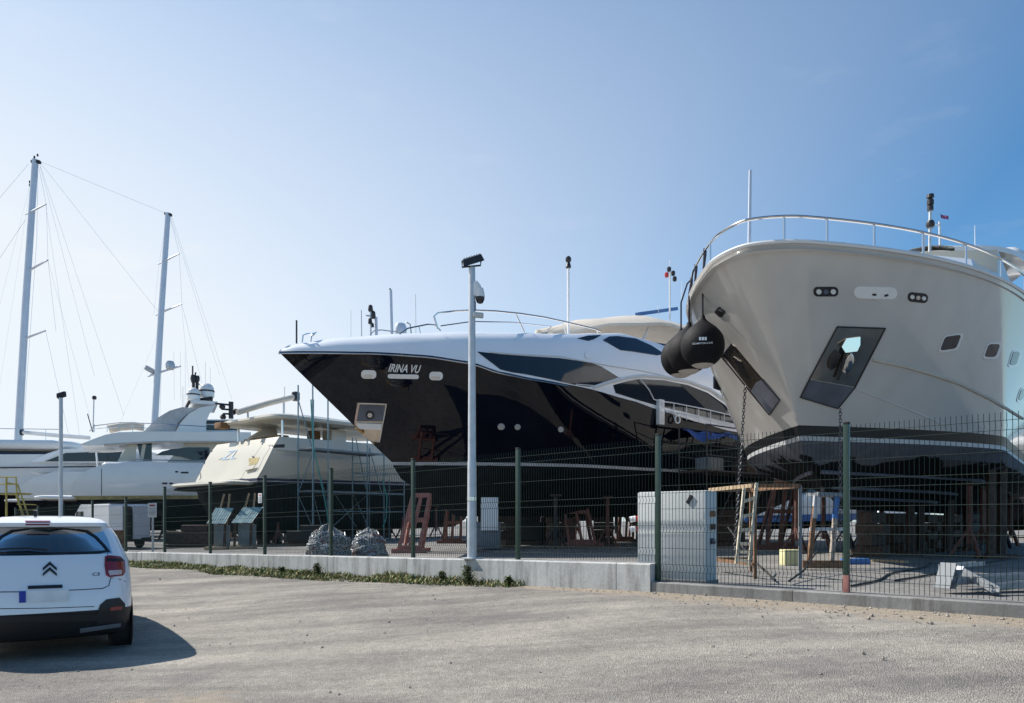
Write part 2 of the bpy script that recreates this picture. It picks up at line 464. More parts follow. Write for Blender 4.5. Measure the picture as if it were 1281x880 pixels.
def side_loft(fr, rows, L, K=56, transom=True, power=1.7):
    mb = MB(); near = [row_pts(fr, r, L, K, 1, power) for r in rows]; far = [row_pts(fr, r, L, K, -1, power) for r in rows]
    full = far[::-1] + near if False else None
    mb.grid(near); mb.grid(far, True)
    if transom:
        for j in range(len(rows) - 1):
            mb.add([near[j][-1], near[j + 1][-1], far[j + 1][-1], far[j][-1]], [(0, 1, 2, 3)])
    return mb, near, far
def mix_rows(r0, r1, ts, g=1.3):
    out = []
    for t in ts:
        gt = t ** g
        def bf(s, t=t, gt=gt):
            return r0[2](s) * (1 - gt) + r1[2](s) * gt
        def zf(x, t=t): return r0[1](x) * (1 - t) + r1[1](x) * t
        out.append((r0[0] * (1 - t) + r1[0] * t, zf, bf))
    return out
def cap(near, far, mb=None, camber=0.0):
    mb = mb or MB(); mid = [(a + b) / 2 + Vector((0, 0, camber * min(1, (a - b).length / 3))) for a, b in zip(near, far)]
    mb.grid([near, mid, far]); return mb
const = lambda v: (lambda x: v)

# ------------------------------------------------------------------ terrain, wall and fence line
LO = Vector((2.0, 10.2, 0)); LE = Vector((-0.761, 0.649, 0)); LN = Vector((-0.649, -0.761, 0))
def L2W(t, d, z): p = LO + LE * t + LN * d; p.z = z; return p
def front_z(t, d):
    zf = lerp_tab([(-30, 0.43), (0, 0.48), (4, 0.40), (8, 0.32), (14, 0.28), (22, 0.18), (40, 0.15)])(t)
    k = min(1, max(0, d / 6.6)); k = k * k * (3 - 2 * k)
    return zf * (1 - k)
def build_ground():
    ts = [-600, -250, -120, -60, -35, -22] + [-14 + i * 0.5 for i in range(90)] + [36, 45, 60, 90, 150, 300, 700]
    ds = [0.0, 0.12, 0.3, 0.5, 0.7, 0.9, 1.2, 1.6] + [2 + i * 0.5 for i in range(24)] + [16, 22, 35, 60, 120, 300, 700]
    rows = []; soil = []
    for d in ds:
        r = []
        for t in ts:
            z = front_z(t, d)
            p = L2W(t, d, z)
            z += 0.03 * (noise.noise(Vector((p.x * 0.5, p.y * 0.5, 0))) if d > 0.5 else 0)
            p.z = z; r.append(p)
            s = max(0, 1 - d / (0.8 + (0.6 if t < 2 else 0.1))) * 0.86
            s = max(s, 0.55 if (d > 6.2 and t > 3.5 and d < 11) else 0)
            for (px_, py_, rr, am) in ((905, 777, 0.42, 0.48), (1215, 760, 0.9, 0.38), (830, 752, 0.7, 0.25), (1090, 790, 0.8, 0.3), (180, 860, 1.0, 0.55)):
                q = at(px_, py_, FPX * 1.2 / (py_ - HY)); s = max(s, am * max(0, 1 - ((q - Vector((p.x, p.y, q.z))).length / (rr * 1.6)) ** 2))
            soil.append(s)
        rows.append(r)
    o = MB().grid(rows).build('road', 'road_gravel', None, 60)
    a = o.data.attributes.new('soil', 'FLOAT', 'POINT')
    for i, s in enumerate(soil): a.data[i].value = s
    if o.data.polygons[0].normal.z < 0: o.data.flip_normals()
    structure(o)
    ds = [0.0, -0.3, -0.6, -1, -2, -4, -8, -14, -22, -35, -60, -120, -250, -500, -1200]
    ts = [-900, -300, -120, -60, -35, -20] + [-12 + i for i in range(50)] + [45, 60, 90, 150, 300, 1000]
    rows = []
    for d in ds:
        r = []
        for t in ts:
            p = L2W(t, d, 0); p.z = yardz(p.x); r.append(p)
        rows.append(r)
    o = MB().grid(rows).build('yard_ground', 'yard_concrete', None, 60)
    if o.data.polygons[0].normal.z < 0: o.data.flip_normals()
    structure(o)
build_ground()

WTOP = lerp_tab([(0, 0.86), (2.5, 0.83), (5, 0.78), (7.5, 0.74), (10, 0.69), (12.5, 0.64), (15, 0.60), (17.5, 0.55), (30, 0.48)])
def build_wall():
    w = thing('concrete_wall', 'pale grey cast concrete wall carrying the long left run of the fence', 'wall', L2W(10, 0, 0.3))
    cuts = [0.0, 0.55, 5.0, 7.4, 11.3, 15.0, 19.0, 24.0, 30.0]
    mb = MB()
    for a, b in zip(cuts, cuts[1:]):
        K = 6; a2 = a + 0.006; b2 = b - 0.006
        sec = []
        for i in range(K + 1):
            t = a2 + (b2 - a2) * i / K; z1 = WTOP(t); z0 = -0.2; c = 0.015
            sec.append([L2W(t, 0.16, z0), L2W(t, 0.16, z1 - c), L2W(t, 0.16 - c, z1), L2W(t, -0.16 + c, z1), L2W(t, -0.16, z1 - c), L2W(t, -0.16, z0)])
        mb.grid(sec); mb.add(sec[0], [tuple(range(6))]); mb.add(sec[-1], [tuple(range(5, -1, -1))])
    mb.build('wall_body', 'wall_concrete', w, 20)
    k = thing('concrete_kerb', 'low darker concrete kerb wall under the right run of the fence', 'wall', L2W(-4, 0, 0.5))
    mb = MB(); cuts = [-30, -9, -4.55, -1.92, -0.004]
    for a, b in zip(cuts, cuts[1:]):
        sec = []
        for i in range(5):
            t = a + 0.004 + (b - a - 0.008) * i / 4; z1 = 0.615 + 0.004 * noise.noise(Vector((t * 2, 0, 0))); c = 0.012
            sec.append([L2W(t, 0.135, -0.2), L2W(t, 0.135, z1 - c), L2W(t, 0.135 - c, z1), L2W(t, -0.135 + c, z1), L2W(t, -0.135, z1 - c), L2W(t, -0.135, -0.2)])
        mb.grid(sec); mb.add(sec[0], [tuple(range(6))]); mb.add(sec[-1], [tuple(range(5, -1, -1))])
    mb.build('kerb_body', 'kerb_concrete', k, 20)
build_wall()

def mesh_panel(t0, t1, zb0, zt0, zb1, zt1, d=0.0):
    """one welded mesh panel: bent vertical wires and paired level wires"""
    mb = MB(); n = int((t1 - t0 - 0.08) / 0.05); H = zt0 - zb0
    nb = 4 if H > 1.85 else 3
    bends = [0.10 + i * (0.86 / (nb - 1)) for i in range(nb)]   # relative heights of the V folds
    bends = [0.09, 0.37, 0.65, 0.93] if nb == 4 else [0.08, 0.50, 0.92]
    hb = 0.10 / H
    prof = [(0.0, 0.0)]
    for b in bends:
        prof += [(b - hb / 2, 0.0), (b, -0.035), (b + hb / 2, 0.0)]
    prof.append((1.0, 0.0))
    prof = [p for p in prof if 0 <= p[0] <= 1]
    r = 0.0040
    for i in range(n + 1):
        t = t0 + 0.04 + i * 0.05; f = (t - t0) / (t1 - t0); zb = zb0 + (zb1 - zb0) * f; zt = zt0 + (zt1 - zt0) * f
        mb.tube([L2W(t, d + o, zb + (zt - zb) * v) for v, o in prof], r, 3, cap=False)
    hs = []
    for b in bends: hs += [(b - hb / 2, 0.0), (b + hb / 2, 0.0)]
    for a, b in zip(bends, bends[1:]): hs.append(((a + b) / 2, 0.0))
    for v, o in hs:
        z0 = zb0 + (zt0 - zb0) * v; z1 = zb1 + (zt1 - zb1) * v
        mb.tube([L2W(t0 + 0.03, d + o + 0.006, z0), L2W(t1 - 0.03, d + o + 0.006, z1)], 0.003, 4)
    return mb
def build_fence():
    fn = thing('mesh_fence', 'dark green welded wire mesh fence with square posts along the boatyard', 'fence', L2W(8, 0, 0.6))
    ztop = {0: 2.636, 1: 2.606, 2: 2.576, 3: 2.515, 4: 2.466, 5: 2.405, 6: 2.36, 7: 2.13, 8: 2.08, 9: 2.02, 10: 1.98, 11: 1.94}
    for k in range(12):
        t = 2.5 * k; zt = ztop[k]; zb = WTOP(t) - 0.02 if k else 0.62
        if k == 0: t = -0.03
        p = MB().bbox(L2W(t, 0.0, (zb + zt) / 2), (0.062, 0.062, zt - zb), rz=math.atan2(LE.y, LE.x), b=0.006).build('post', 'green_paint', fn)
        MB().bbox(L2W(t, 0.0, zt + 0.006), (0.068, 0.068, 0.03), rz=math.atan2(LE.y, LE.x), b=0.006).build('post_cap', 'rubber', p)
        if k < 11:
            za, zb2 = (zt - 0.04, min(zt, ztop[k + 1]) - 0.04)
            if k == 6: za = ztop[7] - 0.0
            mesh_panel(t, t + 2.5 + (0.03 if k == 0 else 0), WTOP(t) + 0.03, za, WTOP(t + 2.5) + 0.03, zb2, 0.02).build('mesh_panel', 'green_wire', fn, 0, recalc=False)
    for k in (1, 2, 3, 4, 5):
        t = -2.5 * k; zt = 2.575 + 0.01 * k; zb = 0.60
        p = MB().bbox(L2W(t, 0.0, (zb + zt) / 2), (0.062, 0.062, zt - zb), rz=math.atan2(LE.y, LE.x), b=0.006).build('post', 'green_paint', fn)
        MB().bbox(L2W(t, 0.0, 0.72), (0.066, 0.066, 0.2), rz=math.atan2(LE.y, LE.x), b=0.004).build('rusty_foot', 'red_oxide', p)
        MB().bbox(L2W(t, 0.0, zt + 0.006), (0.068, 0.068, 0.03), rz=math.atan2(LE.y, LE.x), b=0.006).build('post_cap', 'rubber', p)
        mesh_panel(t, t + 2.5 - (0.03 if k == 1 else 0), 0.635, zt - 0.02, 0.635, 2.555 + 0.01 * (k - 1), 0.02).build('mesh_panel', 'green_wire', fn, 0, recalc=False)
build_fence()

# grass verge along the wall
def build_grass():
    mats = ['leaf', 'leaf_dark', 'dry_leaf']; mb = {m: MB() for m in mats}
    for i in range(26000):
        t = 2.2 + random.random() ** 1.0 * 22
        dens = noise.noise(Vector((t * 0.9, 3, 0))) * 0.5 + 0.5
        dens = min(1.0, max(0.0, (dens - 0.28) * 1.9)) * (0.55 + 0.9 * abs(noise.noise(Vector((t * 3.1, 11, 0)))))
        if random.random() > 0.24 + dens: continue
        if t < 5.2 and random.random() > (t - 1.5) / 4: continue
        w = (0.75 + 0.35 * noise.noise(Vector((t * 0.45, 7, 0)))) * min(1, 0.45 + (t - 2) / 6)
        d = 0.17 + random.random() ** 1.4 * w
        h = random.uniform(0.05, 0.15) * (1.15 - 0.6 * (d - 0.17) / max(w, .1)) * (0.6 + dens)
        m = random.choices(mats, (5, 4, 3 if d < 0.4 else 5))[0]
        a = random.random() * 6.28; ln = h * random.uniform(0.3, 1.1); wd = random.uniform(0.006, 0.016)
        b = L2W(t, d, front_z(t, d) - 0.01); tip = b + Vector((math.cos(a) * ln, math.sin(a) * ln, h)); s = Vector((-math.sin(a), math.cos(a), 0)) * wd
        mid = (b + tip) / 2 + Vector((0, 0, h * 0.18))
        mb[m].add([b - s, b + s, mid + s, tip, mid - s], [(0, 1, 2, 4), (4, 2, 3)])
    for m, nm in zip(mats, ('grass', 'grass', 'dry_grass')):
        o = mb[m].build(nm, m, None, 0, recalc=False); o['kind'] = 'stuff'
        tag(o, {'leaf': 'mid green grass growing along the foot of the concrete wall', 'leaf_dark': 'darker green low weeds among the grass at the wall foot', 'dry_leaf': 'dry straw-coloured grass along the road edge of the verge'}[m], 'grass')
    def bush(px, py, r, h, label):
        Y = 12.6; t = None
        for i in range(400):
            tt = i * 0.06; p = L2W(tt, 0.36, 0)
            if CX + p.x / p.y * FPX < px: t = tt; break
        b = L2W(t, 0.34, front_z(t, 0.34)); mb = MB()
        for i in range(int(1600 * r / 0.2)):
            v = Vector((random.gauss(0, 0.36), random.gauss(0, 0.36), random.random() ** 1.3)); v.x *= r * (1.1 - 0.6 * v.z); v.y *= r * (1.1 - 0.6 * v.z); v.z *= h
            v += Vector((0, 0, 0.03 * noise.noise(v * 20))); a = random.random() * 6.28; e = random.uniform(-0.6, 0.9); L_ = random.uniform(0.02, 0.05)
            dv = Vector((math.cos(a) * math.cos(e), math.sin(a) * math.cos(e), math.sin(e))) * L_; s = Vector((-math.sin(a), math.cos(a), 0)) * L_ * 0.3
            mb.add([b + v, b + v + dv * .5 + s, b + v + dv, b + v + dv * .5 - s], [(0, 1, 2, 3)])
        for i in range(9):
            a = random.random() * 6.28; mb.tube([b, b + Vector((math.cos(a) * r * .5, math.sin(a) * r * .5, h * .8))], 0.004, 4)
        tag(mb.build('weed', 'leaf_dark', None, 0, recalc=False), label, 'plant')
    bush(584, 718, 0.17, 0.30, 'dense dark green weed clump at wall foot near the tall lamp post')
    bush(636, 722, 0.12, 0.14, 'small low weed at the right end of the grass verge')
    bush(552, 724, 0.12, 0.19, 'small bushy weed just left of the dark clump near the lamp post')
    bush(397, 714, 0.16, 0.26, 'bushy green weed against the wall below the two net heaps')
    bush(352, 712, 0.16, 0.14, 'low spreading weed in the verge under the fence with the small notice')
build_grass()
def build_stones():
    mb = MB()
    for i in range(1300):
        if random.random() < .72: t = random.uniform(-5, 9); d = .15 + abs(random.gauss(0, .45))
        else: t = random.uniform(-6, 14); d = random.uniform(.3, 7.5)
        r = min(.035, .006 + abs(random.gauss(0, .007))); p = L2W(t, d, front_z(t, d) + r * .3)
        rot = Matrix.Rotation(random.random() * 6.28, 3, 'Z'); k = [random.uniform(.6, 1.3) for _ in range(6)]
        vs = [Vector((k[0], 0, 0)), Vector((0, k[1], 0)), Vector((-k[2], 0, 0)), Vector((0, -k[3], 0)), Vector((.1, .1, k[4] * .8)), Vector((0, 0, -k[5]))]
        mb.add([p + rot @ v * r for v in vs], [(0, 1, 4), (1, 2, 4), (2, 3, 4), (3, 0, 4), (1, 0, 5), (2, 1, 5), (3, 2, 5), (0, 3, 5)])
    o = mb.build('loose_stones', 'stone', None, 0); o['kind'] = 'stuff'; tag(o, 'loose small stones scattered along the kerb and over the gravel road', 'gravel')
mat('stone', (0.30, 0.27, 0.23), 0.95, 0, 0.35, 30)
build_stones()

# ------------------------------------------------------------------ white yacht, bow over the fence
def pts_rail(fr, row, L, s0, s1, side, inset, h, K=60):
    x0, zf, bf = row; out = []
    for i in range(K + 1):
        s = s0 + (s1 - s0) * (i / K) ** 2.2; b = max(0.0, bf(s) - inset); out.append(fr.W(x0 + s + inset * 0.6, side * b, zf(x0 + s) + h))
    return out
B1 = Frame((3.844, 12.109), 38.89)
def white_yacht():
    y = thing('motor_yacht', 'large off-white motor yacht on stands, its flared bow hanging over the right of the fence', 'yacht', B1.W(12, 0, 0.55))
    L = 23.5
    fd = bfun(3.185, 11.149, 3.257, 0.06); nose = lambda s: 0.416 * math.sqrt(max(0, 1 - (1 - min(1, s / .5)) ** 2))
    deck = (0.0, lambda x: 5.983 + 0.016 * x - 0.002 * min(x, 14) ** 2, lambda s: fd(s) + nose(s))
    wl = (2.70, const(3.30), bfun(2.9, 4.9, 1.4, 0.04))
    rows = mix_rows(wl, deck, [0, .12, .25, .38, .5, .62, .75, .88, 1.0], 1.15)
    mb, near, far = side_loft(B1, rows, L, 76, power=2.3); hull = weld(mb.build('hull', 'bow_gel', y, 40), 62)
    r2 = (2.78, const(3.10), bfun(2.87, 4.9, 1.4, 0.04)); mb2, n2, f2 = side_loft(B1, [r2, wl], L); mb2.build('boot_stripe', 'boot_black', y)
    r3 = (2.82, const(3.015), bfun(2.88, 4.9, 1.4, 0.04)); mb3, _, _ = side_loft(B1, [r3, r2], L); mb3.build('stripe', 'boot_white', y)
    ch = (3.05, const(2.75), bfun(2.8, 5.2, 1.4)); md = (4.1, const(2.25), bfun(1.7, 7, 1.5)); kl = (5.4, const(1.72), bfun(0.12, 3, 1.5))
    mb4, nb, fb = side_loft(B1, [kl, md, ch, r3], L); cap(nb[0], fb[0], mb4); mb4.build('bottom', 'ragged_antifoul', y, 25)
    # spray rails on the bottom
    for bx, zz, x0 in ((2.2, 2.50, 3.6), (1.5, 2.22, 4.4), (0.95, 2.02, 4.9)):
        for sd in (1, -1):
            f = bfun(bx, 6.5, 1.5); MB().tube([B1.W(x0 + s, sd * f(s), zz - 0.05) for s in [0.2 + i * 0.5 for i in range(14)]], 0.045, 5).build('spray_rail', 'antifoul_grey', y)
    cap([p - Vector((0, 0, 0.12)) for p in near[-1]], [p - Vector((0, 0, 0.12)) for p in far[-1]]).build('deck', 'white_gel', y)
    # bulwark cap
    capr = [p + Vector((0, 0, 0.0)) for p in far[-1][::-1]] + near[-1][1:]
    MB().tube(capr, 0.035, 6).build('gunwale', 'white_gel', y)
    hb = bvh_of([hull])
    # anchor pockets: polished plate, dark lower plate, hawse and anchor
    pk = patch(hb, [(1047, 409), (1107, 411), (1069, 484), (1012, 474)], 'anchor_plate', 'mirror_steel', y, 0.010)
    patch(hb, [(1012, 475), (1069, 485), (1048, 511), (1001, 497)], 'lower_plate', 'antifoul_grey', pk, 0.012)
    fm = MB(); ln = surf_line(hb, [(1047, 409), (1107, 411), (1069, 485), (1048, 511), (1001, 497), (1012, 475), (1047, 409)], 0.012); fm.tube(ln, 0.016, 5).build('plate_frame', 'dark_metal', pk)
    c, n = hit(hb, 1052, 452)
    up = (hit(hb, 1062, 425)[0] - hit(hb, 1045, 490)[0]).normalized(); sd = up.cross(n).normalized(); up = n.cross(sd)
    def A(q, b_, h): return c + sd * q + up * b_ + n * h
    an = MB().tube([A(0.02, .22, .02), A(0, 0, .06), A(-.02, -.34, .08)], 0.03, 8).build('anchor', 'dark_metal', pk)
    for q, l_, m_ in ((-.17, .05, 'dark_metal'), (.15, -.06, 'steel')):
        rr = Matrix((sd, up, n)).transposed(); ms_ = MB().lathe([(.01, -.20), (.08, -.15), (.115, -.03), (.10, .08), (.05, .17), (.01, .20)], (0, 0, 0), 14)
        ms_.v = [A(q, l_, .02) + rr @ Vector((v.x, v.z, v.y * .45)) for v in ms_.v]; ms_.build('fluke', m_, an)
    patch(hb, pill(1056, 437, 17, 11, R(-60)), 'hawse_pipe', 'boot_black', pk, 0.02)
    MB().prism([A(-.06, .24, .15), A(.17, .24, .15), A(.24, .33, .09), A(.25, .45, .02), A(-.02, .45, .02), A(-.12, .33, .09)], n * -.012).build('polished_insert', 'clean_mirror', pk)
    pk2 = patch(hb, [(915, 431), (921, 434), (976, 500), (963, 519), (909, 449), (903, 446)], 'anchor_plate', 'mirror_steel', y, 0.010)
    patch(hb, [(946, 479), (955, 474), (976, 500), (963, 519), (940, 489)], 'lower_plate', 'antifoul_grey', pk2, 0.014)
    MB().tube(surf_line(hb, [(915, 431), (976, 500), (963, 519), (903, 446), (915, 431)], 0.014), 0.014, 5).build('plate_frame', 'dark_metal', pk2)
    patch(hb, [(918, 446), (928, 452), (938, 474), (930, 470)], 'hawse_pipe', 'boot_black', pk2, 0.02)
    # fairleads
    for (cx, cy, w, h, a) in ((1033, 365, 31, 12, 0), (1148, 372.5, 25, 12, R(6))):
        f = patch(hb, rrect(cx, cy, w, h, 5, a), 'fairlead', 'dark_metal', y, 0.008)
        for q in (-1, 0, 1):
            patch(hb, pill(cx + q * w * 0.29, cy + q * math.sin(a) * 8, w * 0.21, h * 0.62, a), 'lens', 'white_gel' if q != 0 else 'steel', f, 0.016, 2.0)
    f = patch(hb, pill(1095, 366.5, 54, 15, R(1.5)), 'fairlead', 'white_paint', y, 0.014)
    patch(hb, rrect(1093, 368.5, 5, 2.5, 1, R(1)), 'roller', 'dark_metal', f, 0.022, 2.0); patch(hb, rrect(1108, 369.5, 5, 2.5, 1, R(-15)), 'roller', 'dark_metal', f, 0.022, 2.0)
    f = patch(hb, rrect(901, 390.5, 11, 10, 2, R(40)), 'fairlead', 'dark_metal', y, 0.012); patch(hb, rrect(901, 390.5, 5, 4.5, 1, R(40)), 'lens', 'steel', f, 0.02, 2)
    # portholes
    for (cx, cy, w, h, a, sk) in ((1188.5, 428.5, 21, 17, R(-8), -0.55), (1240.5, 438.5, 15, 17, R(0), -0.35), (1268.5, 448.5, 9.5, 18, 0, -0.3), (1277.5, 494, 6.5, 15, 0, -0.3)):
        f = patch(hb, rrect(cx + 1, cy + 0.5, w + 4, h + 3.5, 4, a, sk), 'porthole', 'white_gel', y, 0.012, 2.5)
        patch(hb, rrect(cx, cy, w - 1, h - 1, 3.4, a, sk), 'pane', 'glass_dark', f, 0.02, 2.5)
    for s, zz, w_ in ((5.0, 4.75, .42), (6.6, 4.75, .42), (8.2, 4.75, .42), (12.0, 4.7, .42), (13.6, 4.7, .42)):
        q = B1.W(s, -8, zz); h_ = hb.ray_cast(q, B1.n)
        if h_[0] is not None: MB().bbox(h_[0], (.05, w_, .30), b=.02, rot=B1.rot()).build('porthole', 'glass_dark', y)
    for s in (9.5, 17.0):
        q = B1.W(s, -8, 5.25); h_ = hb.ray_cast(q, B1.n)
        if h_[0] is not None: MB().bbox(h_[0], (.05, 4.2, .45), b=.02, rot=B1.rot()).build('hull_window', 'window_grey', y)
    # knuckle lines
    MB().tube(surf_line(hb, [(1092, 450), (1130, 458), (1165, 468), (1200, 480), (1240, 500), (1279, 524)], 0.0), 0.035, 6).build('rubbing_strake', 'canvas', y)
    MB().tube(surf_line(hb, [(1071, 487), (1110, 502), (1150, 518), (1184, 533)], -0.01), 0.022, 6).build('rubbing_strake', 'bow_gel', y)
    # bow rail
    rl = MB(); hh = 0.43
    rp = pts_rail(B1, deck, L, 0.0, 13, -1, 0.05, hh)[::-1] + pts_rail(B1, deck, L, 0.0, 13, 1, 0.05, hh)[1:]
    rl.tube(rp, 0.026, 8); rail = rl.build('bow_rail', 'steel', y)
    x0, zf, bf = deck
    for sd, ss in ((1, (0.25, 0.8, 1.55, 2.5, 3.6, 4.9, 6.3, 7.8, 9.4)), (-1, (0.6, 1.6, 2.8, 4.2, 5.8, 7.6))):
        for s in ss:
            p = B1.W(s + 0.03, sd * (bf(s) - 0.05), zf(s)); MB().tube([p - Vector((0, 0, .02)), p + Vector((0, 0, hh))], 0.018, 6).build('stanchion', 'steel', rail)
    # jack staff and windlass
    js = B1.W(0.55, -0.15, 5.95); jt = MB().tube([js, js + Vector((0.02, 0, 1.52))], 0.034, 8, 0.026); jt.build('jack_staff', 'mast_alloy', y)
    MB().bbox(B1.W(0.75, -0.42, 6.05), (0.28, 0.22, 0.26), b=0.05, rot=B1.rot()).build('windlass', 'white_gel', y)
    # superstructure
    def ring(x, w, z): return [B1.W(x, w, z), B1.W(x, 0, z + .06), B1.W(x, -w, z)]
    hz = deck[1]
    lv = [(6.5, 2.5, 5.8), (7.6, 2.55, 6.6), (9.2, 2.5, 7.8), (9.8, 2.5, 8.0)]
    sup = MB(); base = [(6.2, 0.9), (7.5, 2.4), (9.5, 2.85), (21, 2.8)]
    secs = []
    for (z, inx, ins) in ((5.5, 0, 0), (6.4, 0.5, .08), (7.6, 2.0, .3), (8.25, 3.0, .5)):
        near_ = [B1.W(x + inx, w - ins if w > 1 else w, z) for x, w in base]; far_ = [B1.W(x + inx, -(w - ins if w > 1 else w), z) for x, w in base][::-1]
        secs.append(near_ + far_)
    for a, b in zip(secs, secs[1:]):
        n = len(a)
        for i in range(n): sup.add([a[i], a[(i + 1) % n], b[(i + 1) % n], b[i]], [(0, 1, 2, 3)])
    sup.add(secs[-1], [tuple(range(8))]); so = sup.build('superstructure', 'white_gel', y, 30)
    for i in range(8):
        if i == 3: continue
        a, b = secs[1], secs[2]; j = (i + 1) % 8
        q = [a[i].lerp(b[i], .12), a[j].lerp(b[j], .12), a[j].lerp(b[j], .88), a[i].lerp(b[i], .88)]
        nn = (q[1] - q[0]).cross(q[3] - q[0]).normalized()
        if nn.dot(q[0] - B1.W(14, 0, 6.5)) < 0: nn = -nn
        MB().prism([v + nn * 0.02 for v in q], -nn * 0.04).build('window', 'glass_dark', so)
    fly = MB()
    for (z0, z1, x0_, x1_, w) in ((8.25, 8.95, 11.4, 21, 2.3), ):
        r0 = [B1.W(x0_, .8, z0), B1.W(x0_ + 1, w, z0), B1.W(x1_, w, z0), B1.W(x1_, -w, z0), B1.W(x0_ + 1, -w, z0), B1.W(x0_, -.8, z0)]
        fly.prism(r0, (0, 0, z1 - z0))
    fly.build('flybridge', 'cream_gel', y)
    for q in (1, -1):
        MB().prism([B1.W(18.6, q * 2.0, 8.95), B1.W(20.4, q * 2.0, 8.95), B1.W(18.9, q * 1.9, 10.05), B1.W(17.6, q * 1.9, 10.05)], B1.n * (-q * 0.28)).build('arch_leg', 'cream_gel', y)
    hd = MB(); rws = []
    for i in range(13):
        x = 14.6 + 6.4 * i / 12; f = math.sin(math.pi * min(1, max(0.02, i / 12 * 0.98 + .01))) ** 0.35; ww = 2.55 * f
        rws.append([B1.W(x, ww * c_, 9.95 + 0.22 * (1 - c_ * c_) + 0.10 * f + 0.03 * (x - 15)) for c_ in (1, .92, .6, .2, -.2, -.6, -.92, -1)])
    bot = [[p - Vector((0, 0, 0.16)) for p in r] for r in rws]
    hd.grid(rws); hd.grid(bot, True)
    for a, b in zip(rws, rws[1:]):
        for e in (0, -1): hd.add([a[e], b[e], b[e] - Vector((0, 0, .16)), a[e] - Vector((0, 0, .16))], [(0, 1, 2, 3)])
    hd.build('hardtop', 'white_gel', y)
    d = B1.P(1259, 340, 1.9)
    MB().lathe([(0.50, 0), (0.58, .12), (0.60, .34), (0.52, .58), (0.34, .74), (0.12, .80), (0.01, .81)], d, 20).build('radome', 'white_gel', y)
    # signal mast with lights and flag
    m0 = B1.P(1163, 318, 0.35); m1 = B1.P(1176, 318, -0.1)
    mm = MB(); hM = 1.65
    mm.tube([m0, m0 + Vector((.02, 0, hM * .95))], .045, 8); mm.tube([m1, m1 + Vector((-.02, 0, hM * .72))], .04, 8); mm.tube([m0 + Vector((0, 0, hM * .62)), m1 + Vector((0, 0, hM * .62))], .03, 6)
    mm.tube([m0 + Vector((-.6, 0, .05)), m1 + Vector((.5, -.1, .08))], .05, 6); mm.tube([m0 + Vector((-.2, 0, .05)), m0 + Vector((-.16, 0, .62))], .035, 6)
    ms = mm.build('signal_mast', 'galv', y)
    MB().lathe([(.09, 0), (.09, .14), (.06, .16), (.10, .18), (.10, .32), (.05, .36), (.11, .40), (.10, .5)], m0 + Vector((.02, 0, hM * .82)), 12).build('mast_light', 'dark_metal', ms)
    MB().lathe([(.1, 0), (.13, .08), (.1, .2)], m0 + Vector((.02, 0, hM * .5)), 12).build('mast_light', 'dark_metal', ms)
    MB().bbox(B1.P(1186, 312, -.2), (1.5, .12, .12), rz=-.3, b=.03).build('radar_bar', 'white_gel', ms)
    fp = m1 + Vector((0, 0, hM * .8)); rows_ = [[fp + Vector((.02 + .065 * i, .06 * math.sin(i * 1.3), .18 - .035 * i - .13 * j)) for i in range(5)] for j in range(2)]
    MB().grid(rows_).build('flag', 'flag_cloth', ms)
    MB().tube([B1.P(1220, 345, 1.2), B1.P(1219.5, 282, 1.2)], .016, 6, .008).build('whip_antenna', 'white_paint', y)
    MB().bbox(B1.P(1205, 330, 1.3), (.35, .3, .22), b=.04).build('search_light', 'dark_metal', y)
    return y, hb, deck
Y1, HB1, DECK1 = white_yacht()

